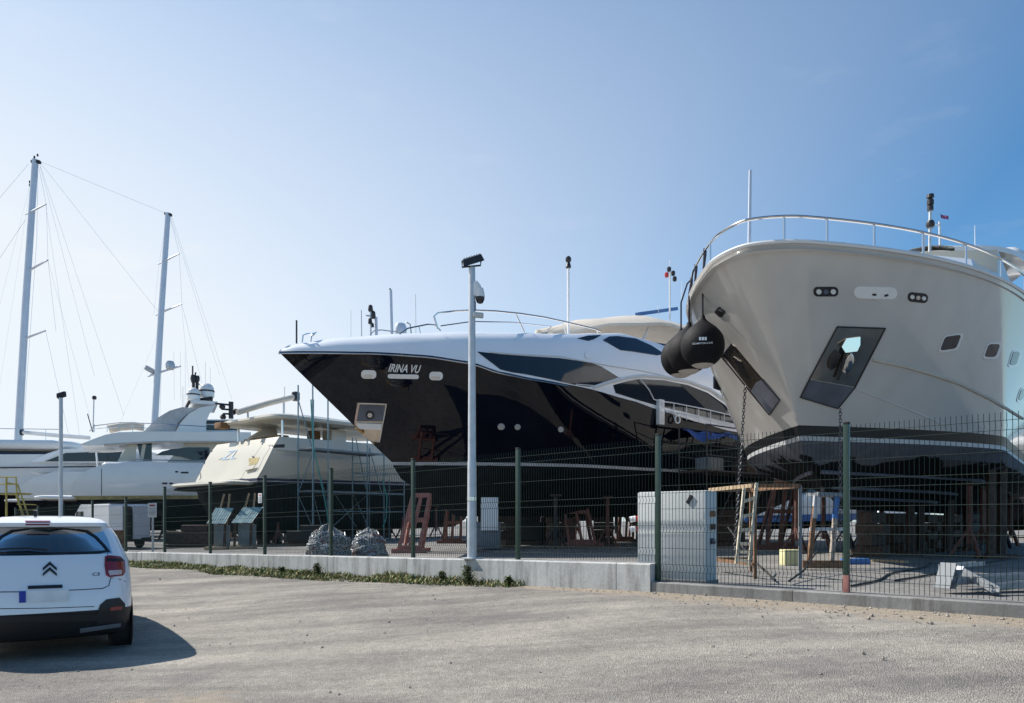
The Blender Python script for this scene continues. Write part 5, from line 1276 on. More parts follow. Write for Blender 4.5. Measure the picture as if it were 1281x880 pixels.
# ------------------------------------------------------------------ trestle, ladder, small yard gear
def px_y(px, Y, z): return Vector(((px - CX) / FPX * Y, Y, z))
def trestle():
    z0 = yardz(3); zt = 2.0
    nl, nr = px_y(943, 11.4, zt), px_y(1001, 11.5, zt); fl = px_y(888, 13.0, zt); frr = nr + (fl - nl)
    y = thing('work_trestle', 'rusty angle-iron trestle frame with thin legs behind the fence', 'trestle', (nl.x, nl.y, z0))
    for a, b in ((nl, nr), (nl, fl), (nr, frr), (fl, frr)): MB().bar(a, b, .05, .06).build('top_rail', 'wood' if a is nl and b is fl else 'rust', y)
    for p, m_ in ((nl + Vector((.02, 0, 0)), 'rust'), (nr, 'grey_plastic'), (fl, 'rust'), (frr, 'rust')):
        MB().bar(p, Vector((p.x, p.y, z0)), .045, .045).build('leg', m_, y)
    for a, b in ((nl, fl), (fl, frr)):
        d = Vector((0, 0, -1.22)); MB().bar(a + d, b + d, .05, .05).build('base_rail', 'rust', y)
    l = thing('ladder', 'narrow pale wooden ladder leaning on the rusty trestle', 'ladder', px_y(932, 11.2, z0))
    A0, A1 = px_y(921, 11.2, .80), px_y(931, 11.3, 1.95); C0, C1 = px_y(937, 11.1, .78), px_y(946.5, 11.25, 2.03)
    for a, b in ((A0, A1), (C0, C1)): MB().bar(a, b, .04, .05).build('rail', 'wood_pale', l)
    for f in (.05, .16, .26, .44, .62, .82): MB().bar(A0.lerp(A1, f), C0.lerp(C1, f), .05, .05).build('rung', 'wood_pale', l)
    for a, b, lb in (((911, 660, 12.8), (970, 733, 10.6), 'slack black hose sagging below the ladder'), ((1022, 690, 12.5), (987, 733, 10.4), 'short black hose at the right foot of the trestle')):
        p, q = at(*a), at(*b); m_ = (p + q) / 2 + Vector((0, 0, -.05)); q.z = max(q.z, .60)
        tag(MB().tube([p, p.lerp(m_, .5) + Vector((0, 0, .01)), m_, m_.lerp(q, .5), q], .016, 6).build('hose', 'rubber'), lb, 'hose')
trestle()
def splash_stand():
    z0 = yardz(5); Y = 13.6
    y = thing('painted_stand', 'paint-splattered white and blue stand on a rusty base beside the green post', 'stand', px_y(1030, Y, z0))
    for a, b, m_ in ((1012, 1021, 'kerb_concrete'), (1040, 1047, 'blue_paint')):
        for dy in (0, .45):
            MB().bar(px_y(a, Y + dy, z0 + .12), px_y(b, Y + dy, 1.92), .075, .075).build('leg', 'rust' if (m_ == 'kerb_concrete') else 'rust_pale', y)
            MB().bar(px_y(b - 2.5, Y + dy - .004, 1.50), px_y(b, Y + dy - .004, 1.92), .079, .079).build('painted_band', m_ if m_ != 'kerb_concrete' else 'boot_white', y)
    MB().bar(px_y(1016, Y + .2, 1.95), px_y(1051, Y + .2, 1.93), .55, .07).build('top_plate', 'grey_plastic', y)
    MB().bar(px_y(1013, Y, 1.30), px_y(1060, Y, 1.30), .05, .06).build('cross_bar', 'boot_white', y)
    MB().bar(px_y(1004, Y, z0 + .1), px_y(1058, Y, z0 + .1), .1, .14).build('base', 'rust', y)
splash_stand()
tag(MB().bbox(foot(992, 708) + Vector((0, .15, .16)), (.34, .3, .32), b=.02).build('timber_block', 'cream_block'), 'cream painted timber block on the ground beside the rusty trestle', 'block')
tag(MB().bbox(foot(1070, 706) + Vector((0, 0, .06)), (.55, .25, .12), rz=.2, b=.02).build('toolbox', 'blue_paint'), 'small blue case lying by the foot of the green post', 'box')
tag(MB().bar(foot(1062, 701) + Vector((0, 0, .03)), foot(1135, 705) + Vector((0, 0, .03)), .16, .05).build('plank', 'wood'), 'pale wooden plank lying near the grey support column', 'plank')
def column():
    c = foot(1089, 694); y = thing('support_column', 'grey square keel support column on timber feet under the white bow', 'support', c)
    MB().bbox(c + Vector((0, .2, .72)), (.38, .4, 1.2), b=.02).build('column', 'antifoul_grey', y)
    MB().bbox(c + Vector((0, .2, .06)), (.8, .6, .13), b=.02).build('timber', 'dark_wood', y)
    MB().bbox(c + Vector((0, .2, 1.36)), (.5, .5, .1), b=.02).build('timber', 'dark_wood', y)
column()
def scrap():
    for i, (pts, w, h, lb, m_) in enumerate((
        ([(1184, 731, 9.15), (1310, 724, 9.6)], .20, .09, 'long galvanised channel lying flat behind the right kerb', 'galv_dull'),
        ([(1192, 712, 9.5), (1246, 748, 8.75)], .10, .06, 'short galvanised bar lying slantwise across the scrap channel', 'galv_dull'),
        ([(1180, 711, 9.7), (1226, 707, 10.2)], .12, .05, 'bent galvanised strip at the left top of the scrap heap', 'galv_dull'),
        ([(1232, 741, 8.9), (1320, 731, 9.0)], .08, .08, 'thin galvanised bar in front of the scrap channel', 'galv_dull'))):
        a, b = at(*pts[0]), at(*pts[1]); a.z = max(a.z, .60); b.z = max(b.z, .60)
        y = thing('steel_profile', lb, 'scrap metal', a); MB().bar(a, b, w, .012).build('web', m_, y)
        dn = (b - a).normalized(); sx = dn.cross(Vector((0, 0, 1))).normalized() * w / 2
        MB().bar(a + sx + Vector((0, 0, h / 2)), b + sx + Vector((0, 0, h / 2)), .012, h).build('flange', m_, y); MB().bar(a - sx + Vector((0, 0, h / 2)), b - sx + Vector((0, 0, h / 2)), .012, h).build('flange', m_, y)
    y = thing('steel_box', 'open dark galvanised box section standing on end at the left of the scrap', 'scrap metal', at(1185, 735, 9.0))
    c = at(1184, 722, 9.1); MB().bar(c + Vector((-.06, 0, -.14)), c + Vector((.06, .05, .17)), .22, .015).build('plate', 'grey_plastic', y)
    MB().bar(c + Vector((.02, 0, -.14)), c + Vector((.16, .05, .13)), .2, .015).build('plate', 'galv_dull', y)
    for a, b, lb in (((1065, 735), (1171, 705), 'black cable running along the yard to the left of the scrap metal'), ((1120, 728), (1290, 694), 'black cable curving away behind the scrap metal')):
        p, q = foot(*a), foot(*b); pts = [p.lerp(q, i / 12) + Vector((.10 * math.sin(i * .9), 0, .03)) for i in range(13)]
        for v in pts: v.z = yardz(v.x) + .02
        tag(MB().tube(pts, .016, 6).build('cable', 'rubber'), lb, 'cable')
scrap()

# ------------------------------------------------------------------ boat stands and keel blocks
def ladder_stand(px, py, w, h, lean, m_, label, depth=.9, group=None):
    c = foot(px, py); y = thing('boat_stand', label, 'boat stand', c, group); z0 = c.z
    V = lambda a, b, z: Vector((c.x + a, c.y + b, z0 + z))
    for a in (-w / 2, 0, w / 2): MB().bar(V(a, 0, .12), V(a * .82 + lean, .1, h), .10, .09).build('front_leg', m_, y)
    for f in (.02, .52, .97): MB().bar(V(-w / 2 + (lean + .09 * w) * f, .1 * f - .003, .12 + (h - .12) * f), V(w / 2 + (lean - .09 * w) * f, .1 * f - .003, .12 + (h - .12) * f), .09, .13).build('cross_bar', m_, y)
    for a in (-w / 2, w / 2): MB().bar(V(a * .9, depth, .1), V(a * .8 + lean, .2, h * .92), .09, .09).build('back_leg', m_, y)
    MB().bar(V(-w * .85, .0, .06), V(w * .85, 0, .06), .22, .12).build('base_beam', m_, y); MB().bar(V(-w * .85, depth, .06), V(w * .85, depth, .06), .22, .12).build('base_beam', m_, y)
    return y
ladder_stand(512, 692, .58, 1.68, .34, 'red_oxide', 'faded pink steel boat stand leaning right, between two fence posts under the black bow')
ladder_stand(728, 683, .95, 2.25, -.38, 'red_oxide', 'tall pinkish ladder-shaped boat stand under the middle of the black hull')
ladder_stand(783, 678, .6, 2.2, .12, 'brown_oxide', 'slim brown boat stand just left of the pale service cabinet')
ladder_stand(565, 680, .7, 1.5, .1, 'brown_oxide', 'low dark brown stand right of the pink one under the black bow')
ladder_stand(975, 688, .8, 2.2, .25, 'brown_oxide', 'dark red-brown stand seen through the rusty trestle')
MB_B = MB().bbox(foot(712, 683) + Vector((0, .5, .5)), (.5, .6, 1.0), b=.03)
tag(MB_B.build('keel_block', 'brown_oxide'), 'stout brown keel block left of the tall pinkish stand', 'block')
def prop(p, ztop, m_='antifoul_dark', label='', group='', par=None):
    """steel jack prop: tripod foot, tube, pad"""
    y = thing('jack_prop', label, 'prop', p, group)
    MB().tube([p + Vector((0, 0, .35)), Vector((p.x, p.y, ztop - .06))], .07, 8).build('tube', m_, y)
    for k in range(3):
        a = R(120 * k + 30); MB().bar(p + Vector((math.cos(a) * .42, math.sin(a) * .42, .03)), p + Vector((0, 0, .75)), .06, .06).build('leg', m_, y)
    MB().bbox(Vector((p.x, p.y, ztop - .03)), (.36, .36, .07), b=.01).build('pad', 'dark_wood', y)
    return y
def blocks(p, ztop, label, group, w=.8):
    y = thing('keel_block', label, 'block', p, group); z = p.z; i = 0
    while z < ztop - .05:
        h = min(.28, ztop - z); MB().bbox(Vector((p.x, p.y, z + h / 2)), ((w, .34, h - .01) if i % 2 else (.42, .7, h - .01)), rz=.7, b=.015).build('timber', 'dark_wood', y); z += h; i += 1
    return y
def shores(fr, xs, bz, keel, kx, sidelab, keellab, group, ms=('dark_metal', 'brown_oxide')):
    first = None
    for x in xs:
        for s in (1, -1):
            p = fr.W(x, s * bz[0], 0); p.z = yardz(p.x); prop(p, bz[1], ms[int(x) % 2], sidelab, group)
    for x in kx:
        p = fr.W(x, 0, 0); p.z = yardz(p.x); blocks(p, keel, keellab, group + ' keel')
shores(B1, (9, 11.5, 14, 16.5, 19), (2.05, 2.38), 1.72, (8.5, 11, 13.5, 16, 18.5, 21), 'dark steel jack prop under the white yacht', 'dark timber keel block stack under the white yacht', 'props under the white yacht')
shores(B2, (8.5, 11, 13.5, 16, 18.5), (2.05, 2.32), 1.62, (8, 10.5, 13, 15.5, 18, 20.5), 'steel jack prop under the black yacht', 'dark timber keel block stack under the black yacht', 'props under the black yacht')
shores(B3, (1.5, 4, 6.5, 9, 11.5), (2.0, 2.3), 1.0, (2, 4.5, 7, 9.5), 'steel jack prop under the cream cruiser', 'dark timber keel block stack under the cream cruiser', 'props under the cream cruiser')
shores(B4, (1.5, 4.5, 7.5, 10.5, 13.5), (2.0, 1.9), .9, (2, 5, 8, 11), 'steel jack prop under the flybridge yacht', 'dark timber keel block stack under the flybridge yacht', 'props under the flybridge yacht')
shores(B5, (3, 9, 15, 21), (2.5, 2.4), 1.0, (4, 10, 16, 22), 'steel jack prop under the long white yacht', 'dark timber keel block stack under the long white yacht', 'props under the long white yacht')

for i, (px, Y, w_, h_, lb) in enumerate(((1140, 19.5, .16, 1.9, 'dark upright timber prop nearest the grey support column'), (1152, 20.5, .14, 1.9, 'dark upright timber prop, second to the right of the grey column'), (1186, 21.5, .2, 2.0, 'thick dark timber prop under the middle of the white hull'), (1212, 22.5, .2, 2.0, 'dark timber prop right of the thick one under the white hull'), (1240, 17.5, .15, 2.3, 'dark timber prop left of the pair at the right edge'), (1252, 18.0, .15, 2.3, 'dark timber prop right of the pair at the right edge'))):
    p = px_y(px, Y, .55); y = thing('timber_prop', lb, 'prop', p, 'timber props')
    MB().bar(p, p + Vector((.05 * (i % 3 - 1), 0, h_)), w_, w_).build('post', 'dark_wood', y); MB().bbox(p + Vector((0, 0, .05)), (.5, .5, .1), b=.01).build('foot', 'dark_wood', y)
for px, Y, w_, d_, h_, lb, m_ in ((1120, 27, 1.6, .9, .95, 'dark covered pallet added to deepen the shade far under the white hull', 'rubber'), (1205, 30, 2.2, 1.0, 1.1, 'long dark covered pile added to deepen the shade behind the jack props', 'boot_black'), (905, 27, 1.4, .8, 1.2, 'dark crate pile added to deepen the shade right of the pale cabinet', 'dark_wood'), (655, 28, 1.5, .9, 1.15, 'dark covered crate added to darken the space under the black hull right of the white panel', 'rubber'), (683, 29, 1.2, .9, .95, 'lower dark crate added to deepen the shade beside the covered one under the black hull', 'dark_wood'), (240, 33, 2.0, .9, .9, 'dark low timber pile added to darken the space under the flybridge yacht', 'dark_wood'), (385, 30.5, 1.6, .7, .75, 'dark low pile added to deepen the shade at the foot of the scaffold tower', 'rubber')):
    p = px_y(px, Y, 0); p.z = yardz(p.x); y = thing('shade_clutter', lb, 'pile', p)  # dark clutter added to deepen the shade under the hulls
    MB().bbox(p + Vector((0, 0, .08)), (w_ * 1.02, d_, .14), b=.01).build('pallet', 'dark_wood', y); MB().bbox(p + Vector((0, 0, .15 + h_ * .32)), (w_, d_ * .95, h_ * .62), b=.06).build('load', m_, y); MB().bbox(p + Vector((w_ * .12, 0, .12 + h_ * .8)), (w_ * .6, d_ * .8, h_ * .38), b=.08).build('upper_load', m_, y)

# ------------------------------------------------------------------ scaffold tower beside the cream cruiser
def scaffold():
    nb, fb = 3.35, 4.45
    def Q(px, py, b=nb): return B3.P(px, py, b)
    g = B3.px(373, 683, nb)[0], B3.px(440, 683, nb)[0], B3.px(487, 683, nb)[0]
    base = B3.W(g[1], nb, 0); z0 = yardz(base.x); y = thing('scaffold_tower', 'bluish tube scaffold tower with two decks beside the cream cruiser', 'scaffold', B3.W(g[1], nb, z0))
    xs = [B3.px(p, 600, nb)[0] for p in (373, 392, 441, 462, 487)]
    tops = [B3.px(p, t, nb)[1] for p, t in ((373, 482), (392, 500), (441, 548), (462, 562), (487, 600))]
    for x, zt in zip(xs, tops):
        for b in (nb, fb): MB().tube([B3.W(x, b, z0), B3.W(x, b, zt)], .033, 6).build('upright', 'scaffold_blue', y)
    for zz, a, b in ((617, 0, 4), (566, 0, 3), (676, 0, 4), (640, 0, 4), (590, 2, 4)):
        z = B3.px(400, zz, nb)[1]
        for bb in (nb, fb): MB().tube([B3.W(xs[a], bb, z), B3.W(xs[b], bb, z)], .026, 6).build('ledger', 'scaffold_blue', y)
    for zz, a, b in ((617, 0, 4), (566, 0, 3)):
        z = B3.px(400, zz, nb)[1]; MB().bbox((B3.W(xs[a], nb, z) + B3.W(xs[b], fb, z)) / 2 + Vector((0, 0, .04)), (fb - nb, xs[b] - xs[a], .06), b=.01, rot=B3.rot()).build('deck_board', 'grey_plastic', y)
    for a, b in (((373, 500), (392, 566)), ((392, 566), (373, 617)), ((373, 620), (400, 680)), ((392, 620), (408, 680)), ((415, 660), (462, 617)), ((441, 617), (470, 680)), ((445, 548), (458, 612)), ((394, 570), (412, 640)), ((420, 620), (446, 660)), ((462, 560), (478, 620))):
        MB().tube([Q(*a), Q(*b)], .024, 6).build('brace', 'scaffold_blue', y)
    for a in ((441, 580), (441, 592), (441, 604)): MB().tube([Q(*a), Q(a[0] + 21, a[1])], .02, 6).build('rung', 'scaffold_blue', y)
    for lst, lb in (([(389, 500), (392, 560), (401, 600), (409, 640), (412, 668)], 'teal rope trailing down the left bays of the scaffold tower'), ([(478, 600), (484, 622), (483, 648), (479, 660)], 'teal rope looped on the right end of the scaffold tower')):
        tag(MB().tube([Q(p[0], p[1], fb + .1) for p in lst], .03, 6).build('rope', 'teal_rope'), lb, 'rope')
scaffold()

# ------------------------------------------------------------------ net heaps, bins, sheets, van, signs, stairs
def netting():
    m, N, L, p = nodes('netting')
    tc = N.new('ShaderNodeTexCoord'); vo = N.new('ShaderNodeTexVoronoi'); vo.feature = 'DISTANCE_TO_EDGE'; vo.inputs['Scale'].default_value = 26; L.new(tc.outputs['Object'], vo.inputs['Vector'])
    r = ramp(N, L, vo.outputs['Distance'], .03, .14, (.45, .48, .48), (.08, .09, .095)); nz = tnoise(N, L, tc.outputs['Object'], 3, 4)
    r2 = ramp(N, L, nz.outputs['Fac'], .62, .7, (0, 0, 0), (1, 1, 1)); c = mixc(N, L, r2.outputs[0], r.outputs[0], (.28, .10, .10)); L.new(c, p.inputs['Base Color']); p.inputs['Roughness'].default_value = .9
    bp = N.new('ShaderNodeBump'); bp.inputs['Strength'].default_value = 1; bp.inputs['Distance'].default_value = .05; L.new(vo.outputs['Distance'], bp.inputs['Height']); L.new(bp.outputs[0], p.inputs['Normal'])
netting()
def heap(px, w, h, Y, label):
    c = px_y(px, Y, 0); c.z = yardz(c.x); mb = MB(); J, K = 14, 28; rows = []
    for j in range(J + 1):
        f = j / J; r = []
        for k in range(K + 1):
            a = 2 * math.pi * (k % K) / K; d = Vector((math.cos(a), math.sin(a), f * 2)); nz = noise.noise(d * 1.7 + c) * .28 + noise.noise(d * 5 + c) * .10
            rad = (1 - f ** 2.2) ** .6 * (1 + nz); r.append(c + Vector((math.cos(a) * rad * w / 2, math.sin(a) * rad * w * .42, h * f * (1 + nz * .4) + .02)))
        rows.append(r)
    mb.grid(rows); y = thing('net_heap', label, 'net', c); weld(mb.build('net', 'netting', y, 60), 60)
    for i in range(46):
        a0 = random.random() * 6.28; f0 = random.random() * .8; pts = []
        for q in range(9):
            a0 += random.uniform(-.1, .32); f0 = min(.93, max(.02, f0 + random.uniform(-.1, .1))); d = Vector((math.cos(a0), math.sin(a0), f0 * 2)); nz = noise.noise(d * 1.7 + c) * .28 + noise.noise(d * 5 + c) * .10
            rad = (1 - f0 ** 2.2) ** .6 * (1 + nz) * 1.03; pts.append(c + Vector((math.cos(a0) * rad * w / 2, math.sin(a0) * rad * w * .42, h * f0 * (1 + nz * .4) + .03)))
        MB().tube(pts, .011, 4).build('net_cord', 'galv' if i % 7 else 'red_oxide', y)
    MB().bbox(c + Vector((0, 0, .03)), (w * 1.05, w * .8, .08), rz=.1, b=.01).build('pallet', 'wood', y)
heap(411, 1.0, .80, 17.6, 'left heap of grey netting behind the fence post, rounder and higher')
heap(461, .92, .70, 18.2, 'right heap of grey netting with a pinkish top and flat right side')
def bin_():
    c = foot(606, 688); y = thing('grey_bin', 'grey wheeled bin carrying a white panel, right behind the lamp post', 'bin', c)
    MB().bbox(c + Vector((0, .3, .45)), (1.0, .7, .84), b=.04).build('body', 'grey_plastic', y); MB().bbox(c + Vector((-.45, .2, .52)), (.25, .5, .95), b=.03).build('side_box', 'scaffold_blue', y)
    for a in (-.35, .35): MB().tube([c + Vector((a, .02, .07)), c + Vector((a, .1, .07))], .07, 12).build('wheel', 'rubber', y)
    d = c + Vector((.16, -.06, 1.12)); mb = MB().bbox(d, (.54, .04, 1.04), b=.01, rot=Matrix.Rotation(R(-6), 3, 'X'))
    o = mb.build('panel', 'white_paint'); tag(o, 'white notched panel propped against the grey bin behind the lamp post', 'panel')
bin_()
def sheet_stand(px, py, w, tilt, m_, label):
    c = px_y(px, py, 0); c.z = yardz(c.x); y = thing('sheet_stand', label, 'stand', c)
    rows = []
    for i in range(25):
        a = -w / 2 + w * i / 24; rows.append([c + Vector((a + tilt * .32 * j, .5 * j, 1.02 + .62 * j + .018 * math.sin(i * 1.9))) for j in (0, .5, 1)])
    MB().grid(rows).build('corrugated_sheet', m_, y, 60)
    for a in (-w / 2, w / 2): MB().bar(c + Vector((a * .8, .1, 0)), c + Vector((a * .8, .2, 1.05)), .08, .08).build('post', 'dark_wood', y); MB().bar(c + Vector((a * .6, .5, .9)), c + Vector((a * .3 + .2, .6, 2.2)), .06, .06).build('prop_stick', 'wood', y)
    MB().bbox(c + Vector((.1, .35, .5)), (w * .9, .05, .95), b=.01).build('board', 'board_grey', y)
    MB().bbox(c + Vector((0, .2, .06)), (w * 1.2, .5, .12), b=.01).build('base', 'wood', y)
sheet_stand(270, 28.5, .72, .5, 'teal_sheet', 'left turquoise corrugated sheet tilted on a stand under the cream cruiser')
sheet_stand(302, 28.5, .78, .9, 'teal_sheet', 'right turquoise corrugated sheet tilted on a stand under the cream cruiser')
for i, px in enumerate((350, 358, 365)):
    c = foot(px, 680.5); y = thing('gas_bottle', ['left of three grey gas bottles beneath the cream cruiser', 'middle of three grey gas bottles beneath the cream cruiser', 'right of three grey gas bottles beneath the cream cruiser'][i], 'bottle', c, 'gas bottles')
    MB().lathe([(.10, 0), (.115, .03), (.115, .72), (.09, .84), (.03, .9)], c, 14).build('bottle', 'galv', y); MB().lathe([(.03, .9), (.04, .93), (.03, 1.0)], c, 8).build('valve', 'dark_metal', y)
def cart():
    c = foot(337, 681); y = thing('tool_cart', 'small dark trolley with a cream canopy beside the fence post', 'trolley', c)
    MB().bbox(c + Vector((0, .3, .42)), (.75, .5, .4), b=.04).build('tray', 'rubber', y); MB().bbox(c + Vector((.05, .3, .82)), (.6, .45, .36), b=.08).build('load', 'canvas', y)
    for a in (-.28, .28): MB().lathe([(.04, -.04), (.17, -.05), (.19, 0), (.17, .05), (.04, .04)], c + Vector((a, .05, .19)), 16, Matrix.Rotation(R(90), 3, 'X')).build('wheel', 'rubber', y)
    MB().tube([c + Vector((-.35, .3, .6)), c + Vector((-.6, .3, 1.0))], .03, 6).build('handle', 'galv', y)
cart()
def van():
    P0 = px_y(137, 31.0, .25); h = Vector((-.784, .62, 0)); ang = math.degrees(math.atan2(h.x, h.y)); F = Frame((0, 0), ang)
    F.O = Vector((P0.x, P0.y, 0)) + F.n * .85; z = .25      # origin mid rear; near-left corner at P0
    y = thing('van', 'white panel van with its rear doors open beyond the far end of the fence', 'van', F.W(2, 0, z))
    prof = [(0, .35), (0, 1.85), (.08, 1.93), (3.0, 1.93), (3.5, 1.55), (3.75, 1.1), (4.3, .95), (4.4, .35)]
    sec = []
    for (b, i) in ((.85, .04), (.80, 0), (-.80, 0), (-.85, .04)): sec.append([F.W(x + (i if x < 2 else -i), b, z + q - (i if q > 1.5 else 0)) for x, q in prof])
    mb = MB(); mb.grid([r + r[:1] for r in sec]); mb.add(sec[0], [tuple(range(8))]); mb.add(sec[-1], [tuple(range(8))]); bo = mb.build('body', 'car_white', y, 30)
    MB().box(F.W(-.005, 0, z + 1.12), (1.45, .02, 1.42), rot=F.rot()).build('load_shade_panel', 'boot_black', y)  # black panel painted as the shaded load space; the body behind is closed
    MB().prism([F.W(2.6, -.86, z + 1.15), F.W(3.55, -.86, z + 1.15), F.W(3.3, -.86, z + 1.62), F.W(2.6, -.86, z + 1.62)], F.n * .01).build('side_window', 'glass_dark', y)
    MB().prism([F.W(3.52, .7, z + 1.5), F.W(3.52, -.7, z + 1.5), F.W(3.74, -.7, z + 1.14), F.W(3.74, .7, z + 1.14)], F.u * .02).build('windscreen', 'glass_dark', y)
    for s, a in ((-1, 75), (1, 12)):
        hp = F.W(-.02, s * .84, 0); d = Matrix.Rotation(R(s * a), 3, 'Z') @ (F.n * -s); e = hp + d * .80
        q = [hp + Vector((0, 0, z + .42)), e + Vector((0, 0, z + .42)), e + Vector((0, 0, z + 1.86)), hp + Vector((0, 0, z + 1.86))]
        nn = d.cross(Vector((0, 0, 1))) * .06; dr = MB().prism(q, nn).build('rear_door', 'car_white', y)
        MB().prism([v.lerp((q[0] + q[2]) / 2, .25) + nn * 1.1 for v in (q[3].lerp(q[0], .4), q[2].lerp(q[1], .4), q[2], q[3])], nn * .1).build('panel', 'white_gel', dr)
    MB().box(F.W(-.04, 0, z + .40), (1.7, .14, .16), rot=F.rot()).build('bumper', 'car_black', y)
    m_ = Matrix((F.u, Vector((0, 0, 1)), F.n)).transposed()
    for x in (.8, 3.6):
        for s in (1, -1): MB().lathe([(.1, -.1), (.30, -.1), (.33, 0), (.30, .1), (.1, .1)], F.W(x, s * .76, z + .33), 20, m_).build('wheel', 'rubber', y)
    MB().lathe([(.30, 0), (.33, .7), (.31, .74)], px_y(148, 30.0, z), 14).build
    b = thing('rusty_drum', 'rust-brown drum standing behind the open van doors', 'drum', px_y(148, 29.0, .25)); MB().lathe([(.26, 0), (.28, .02), (.28, .35), (.30, .37), (.28, .39), (.28, .8), (.26, .82)], px_y(148, 29.0, .25), 20).build('drum', 'rust', b); MB().lathe([(.29, .80), (.29, .84)], px_y(148, 29.0, .25), 20).build('lid', 'brown_oxide', b)
van()
def sign(px, py, w, h, Y, post, label, name='notice_sign'):
    c = at(px, py, Y); y = thing(name, label, 'sign', c); rz = math.atan2(LE.y, LE.x) if not post else 0.0; rot = Matrix.Rotation(rz, 3, 'Z')
    sgn = -1 if not post else -1
    f = rot @ Vector((0, 1, 0)); f = f if f.dot(Vector((c.x, c.y, 0))) < 0 else -f
    MB().bbox(c, (w, .015, h), b=.004, rot=rot).build('board', 'white_paint', y)
    MB().bbox(c + f * .010 + Vector((0, 0, h * .33)), (w * .6, .004, h * .12), b=.001, rot=rot).build('heading', 'red_plastic', y)
    for i, k in enumerate((.12, .0, -.12, -.24, -.34)): MB().bbox(c + f * .010 + Vector((0, 0, h * k)), (w * (.78, .7, .8, .62, .72)[i], .004, h * .035), b=.0008, rot=rot).build('text_line', 'grey_plastic', y)
    if post: MB().tube([Vector((c.x, c.y + .03, yardz(c.x))), Vector((c.x, c.y + .03, c.z + h / 2))], .03, 6).build('post', 'galv', y)
sign(190.5, 638.5, .26, .42, 21.6, True, 'white notice with a red heading on a thin post near the van')
t_, p_ = on_line(325.5, .045); sign(325.5, 623.5, .15, .22, p_.y, False, 'small white notice fixed to the fence mesh below the cream stern')
def stairs():
    Y = 34; y = thing('access_stairs', 'yellow steel access stairs with railings at the far left edge', 'stairs', px_y(14, Y, .25))
    def T(l, r=.035): return MB().tube([at(a, b, Y + d) for a, b, d in l], r, 6).build('rail', 'yellow_paint', y)
    for d in (0, 1.0):
        T([(-8, 597, d), (20, 597, d)]); T([(-8, 606, d), (20, 606, d)]); T([(8, 597, d), (8, 690, d)], .045); T([(20, 597, d), (21, 617, d)]); T([(20, 617, d), (40, 680, d)], .05); T([(8, 604, d), (22, 606, d), (42, 665, d)])
        T([(-8, 597, d), (-8, 690, d)], .045)
    for i in range(9):
        f = i / 9; p = at(20 + 20 * f, 617 + 63 * f, Y); MB().box(p + Vector((0, .5, 0)), (.26, 1.0, .04)).build('tread', 'yellow_paint', y)
    MB().box(at(6, 618, Y) + Vector((0, .5, 0)), (1.1, 1.0, .05)).build('platform', 'yellow_paint', y)
stairs()
c_ = B2.P(868, 541, 3.9); tarp = MB(); rows = []
for i in range(15):
    f = i / 14; p0 = B2.P(850 + 74 * f, 534 + 6 * f, 3.75); rows.append([p0 + B2.n * (.10 + .5 * j / 4) + Vector((0, 0, -.12 - .06 * j + .06 * math.sin(i * 1.3 + j) - .25 * math.exp(-((f - .18) * 9) ** 2) * (j / 4))) for j in range(5)])
o = tarp.grid(rows).build('tarpaulin', 'blue_tarp', None, 60); tag(o, 'crumpled blue tarpaulin hung along the aft side of the black yacht', 'tarpaulin')
def stern_gear():
    for i, (px, pt, pb, lb) in enumerate(((806, 520, 660, 'left'), (930, 520, 660, 'right'))):
        pass
    a = B2.W(15.2, 4.3, .5); y = thing('work_platform', 'dark scaffold platform with railings along the aft quarter of the black yacht', 'scaffold', a)
    for x in (12.2, 14.0, 15.8, 17.6):
        for b in (4.2, 5.3): MB().tube([B2.W(x, b, .5), B2.W(x, b, 4.6)], .03, 6).build('upright', 'dark_metal', y)
    for z in (1.6, 3.1, 3.6, 4.1, 4.6):
        for b in (4.2, 5.3): MB().tube([B2.W(12.2, b, z), B2.W(17.6, b, z)], .025, 6).build('ledger', 'dark_metal', y)
    MB().bbox(B2.W(14.9, 4.75, 3.1), (1.1, 5.4, .08), b=.01, rot=B2.rot()).build('deck_board', 'dark_wood', y)
    for x in (12.2, 14.0, 15.8): MB().tube([B2.W(x, 5.3, .6), B2.W(x + 1.8, 5.3, 3.0)], .022, 6).build('brace', 'dark_metal', y)
    for i, (x, m_, lb) in enumerate(((13.2, 'grey_plastic', 'grey crate on the dark scaffold platform'), (15.4, 'dark_wood', 'dark brown crate on the dark scaffold platform'), (16.6, 'boot_white', 'white crate on the dark scaffold platform'))):
        tag(MB().bbox(B2.W(x, 4.7, 3.37), (.6, .8, .45), b=.03, rot=B2.rot()).build('crate', m_), lb, 'crate')
stern_gear()

# ------------------------------------------------------------------ camera, sun and sky
cam = bpy.data.cameras.new('camera'); cam.sensor_width = 36; cam.lens = FPX / 1281 * 36
cam.shift_x = 0; cam.shift_y = (HY - 440) / 1281; cam.clip_start = 0.1; cam.clip_end = 5000
co = link(bpy.data.objects.new('camera', cam)); co.location = ORG; co.rotation_euler = (R(90), 0, 0)
scene.camera = co
SAZ, SEL = R(-66), R(45)                                  # sun: ahead and to the left, behind the boats
sd = Vector((math.sin(SAZ) * math.cos(SEL), math.cos(SAZ) * math.cos(SEL), math.sin(SEL)))
sl = bpy.data.lights.new('sun', 'SUN'); sl.energy = 5.0; sl.angle = R(0.53); sl.color = (1.0, 0.94, 0.86)
so_ = link(bpy.data.objects.new('sun', sl)); so_.rotation_euler = sd.to_track_quat('Z', 'Y').to_euler(); so_.location = (0, 0, 40)
w = bpy.data.worlds.new('World'); scene.world = w; w.use_nodes = True
N = w.node_tree.nodes; LK = w.node_tree.links
sky = N.new('ShaderNodeTexSky'); sky.sky_type = 'NISHITA'; sky.sun_disc = False
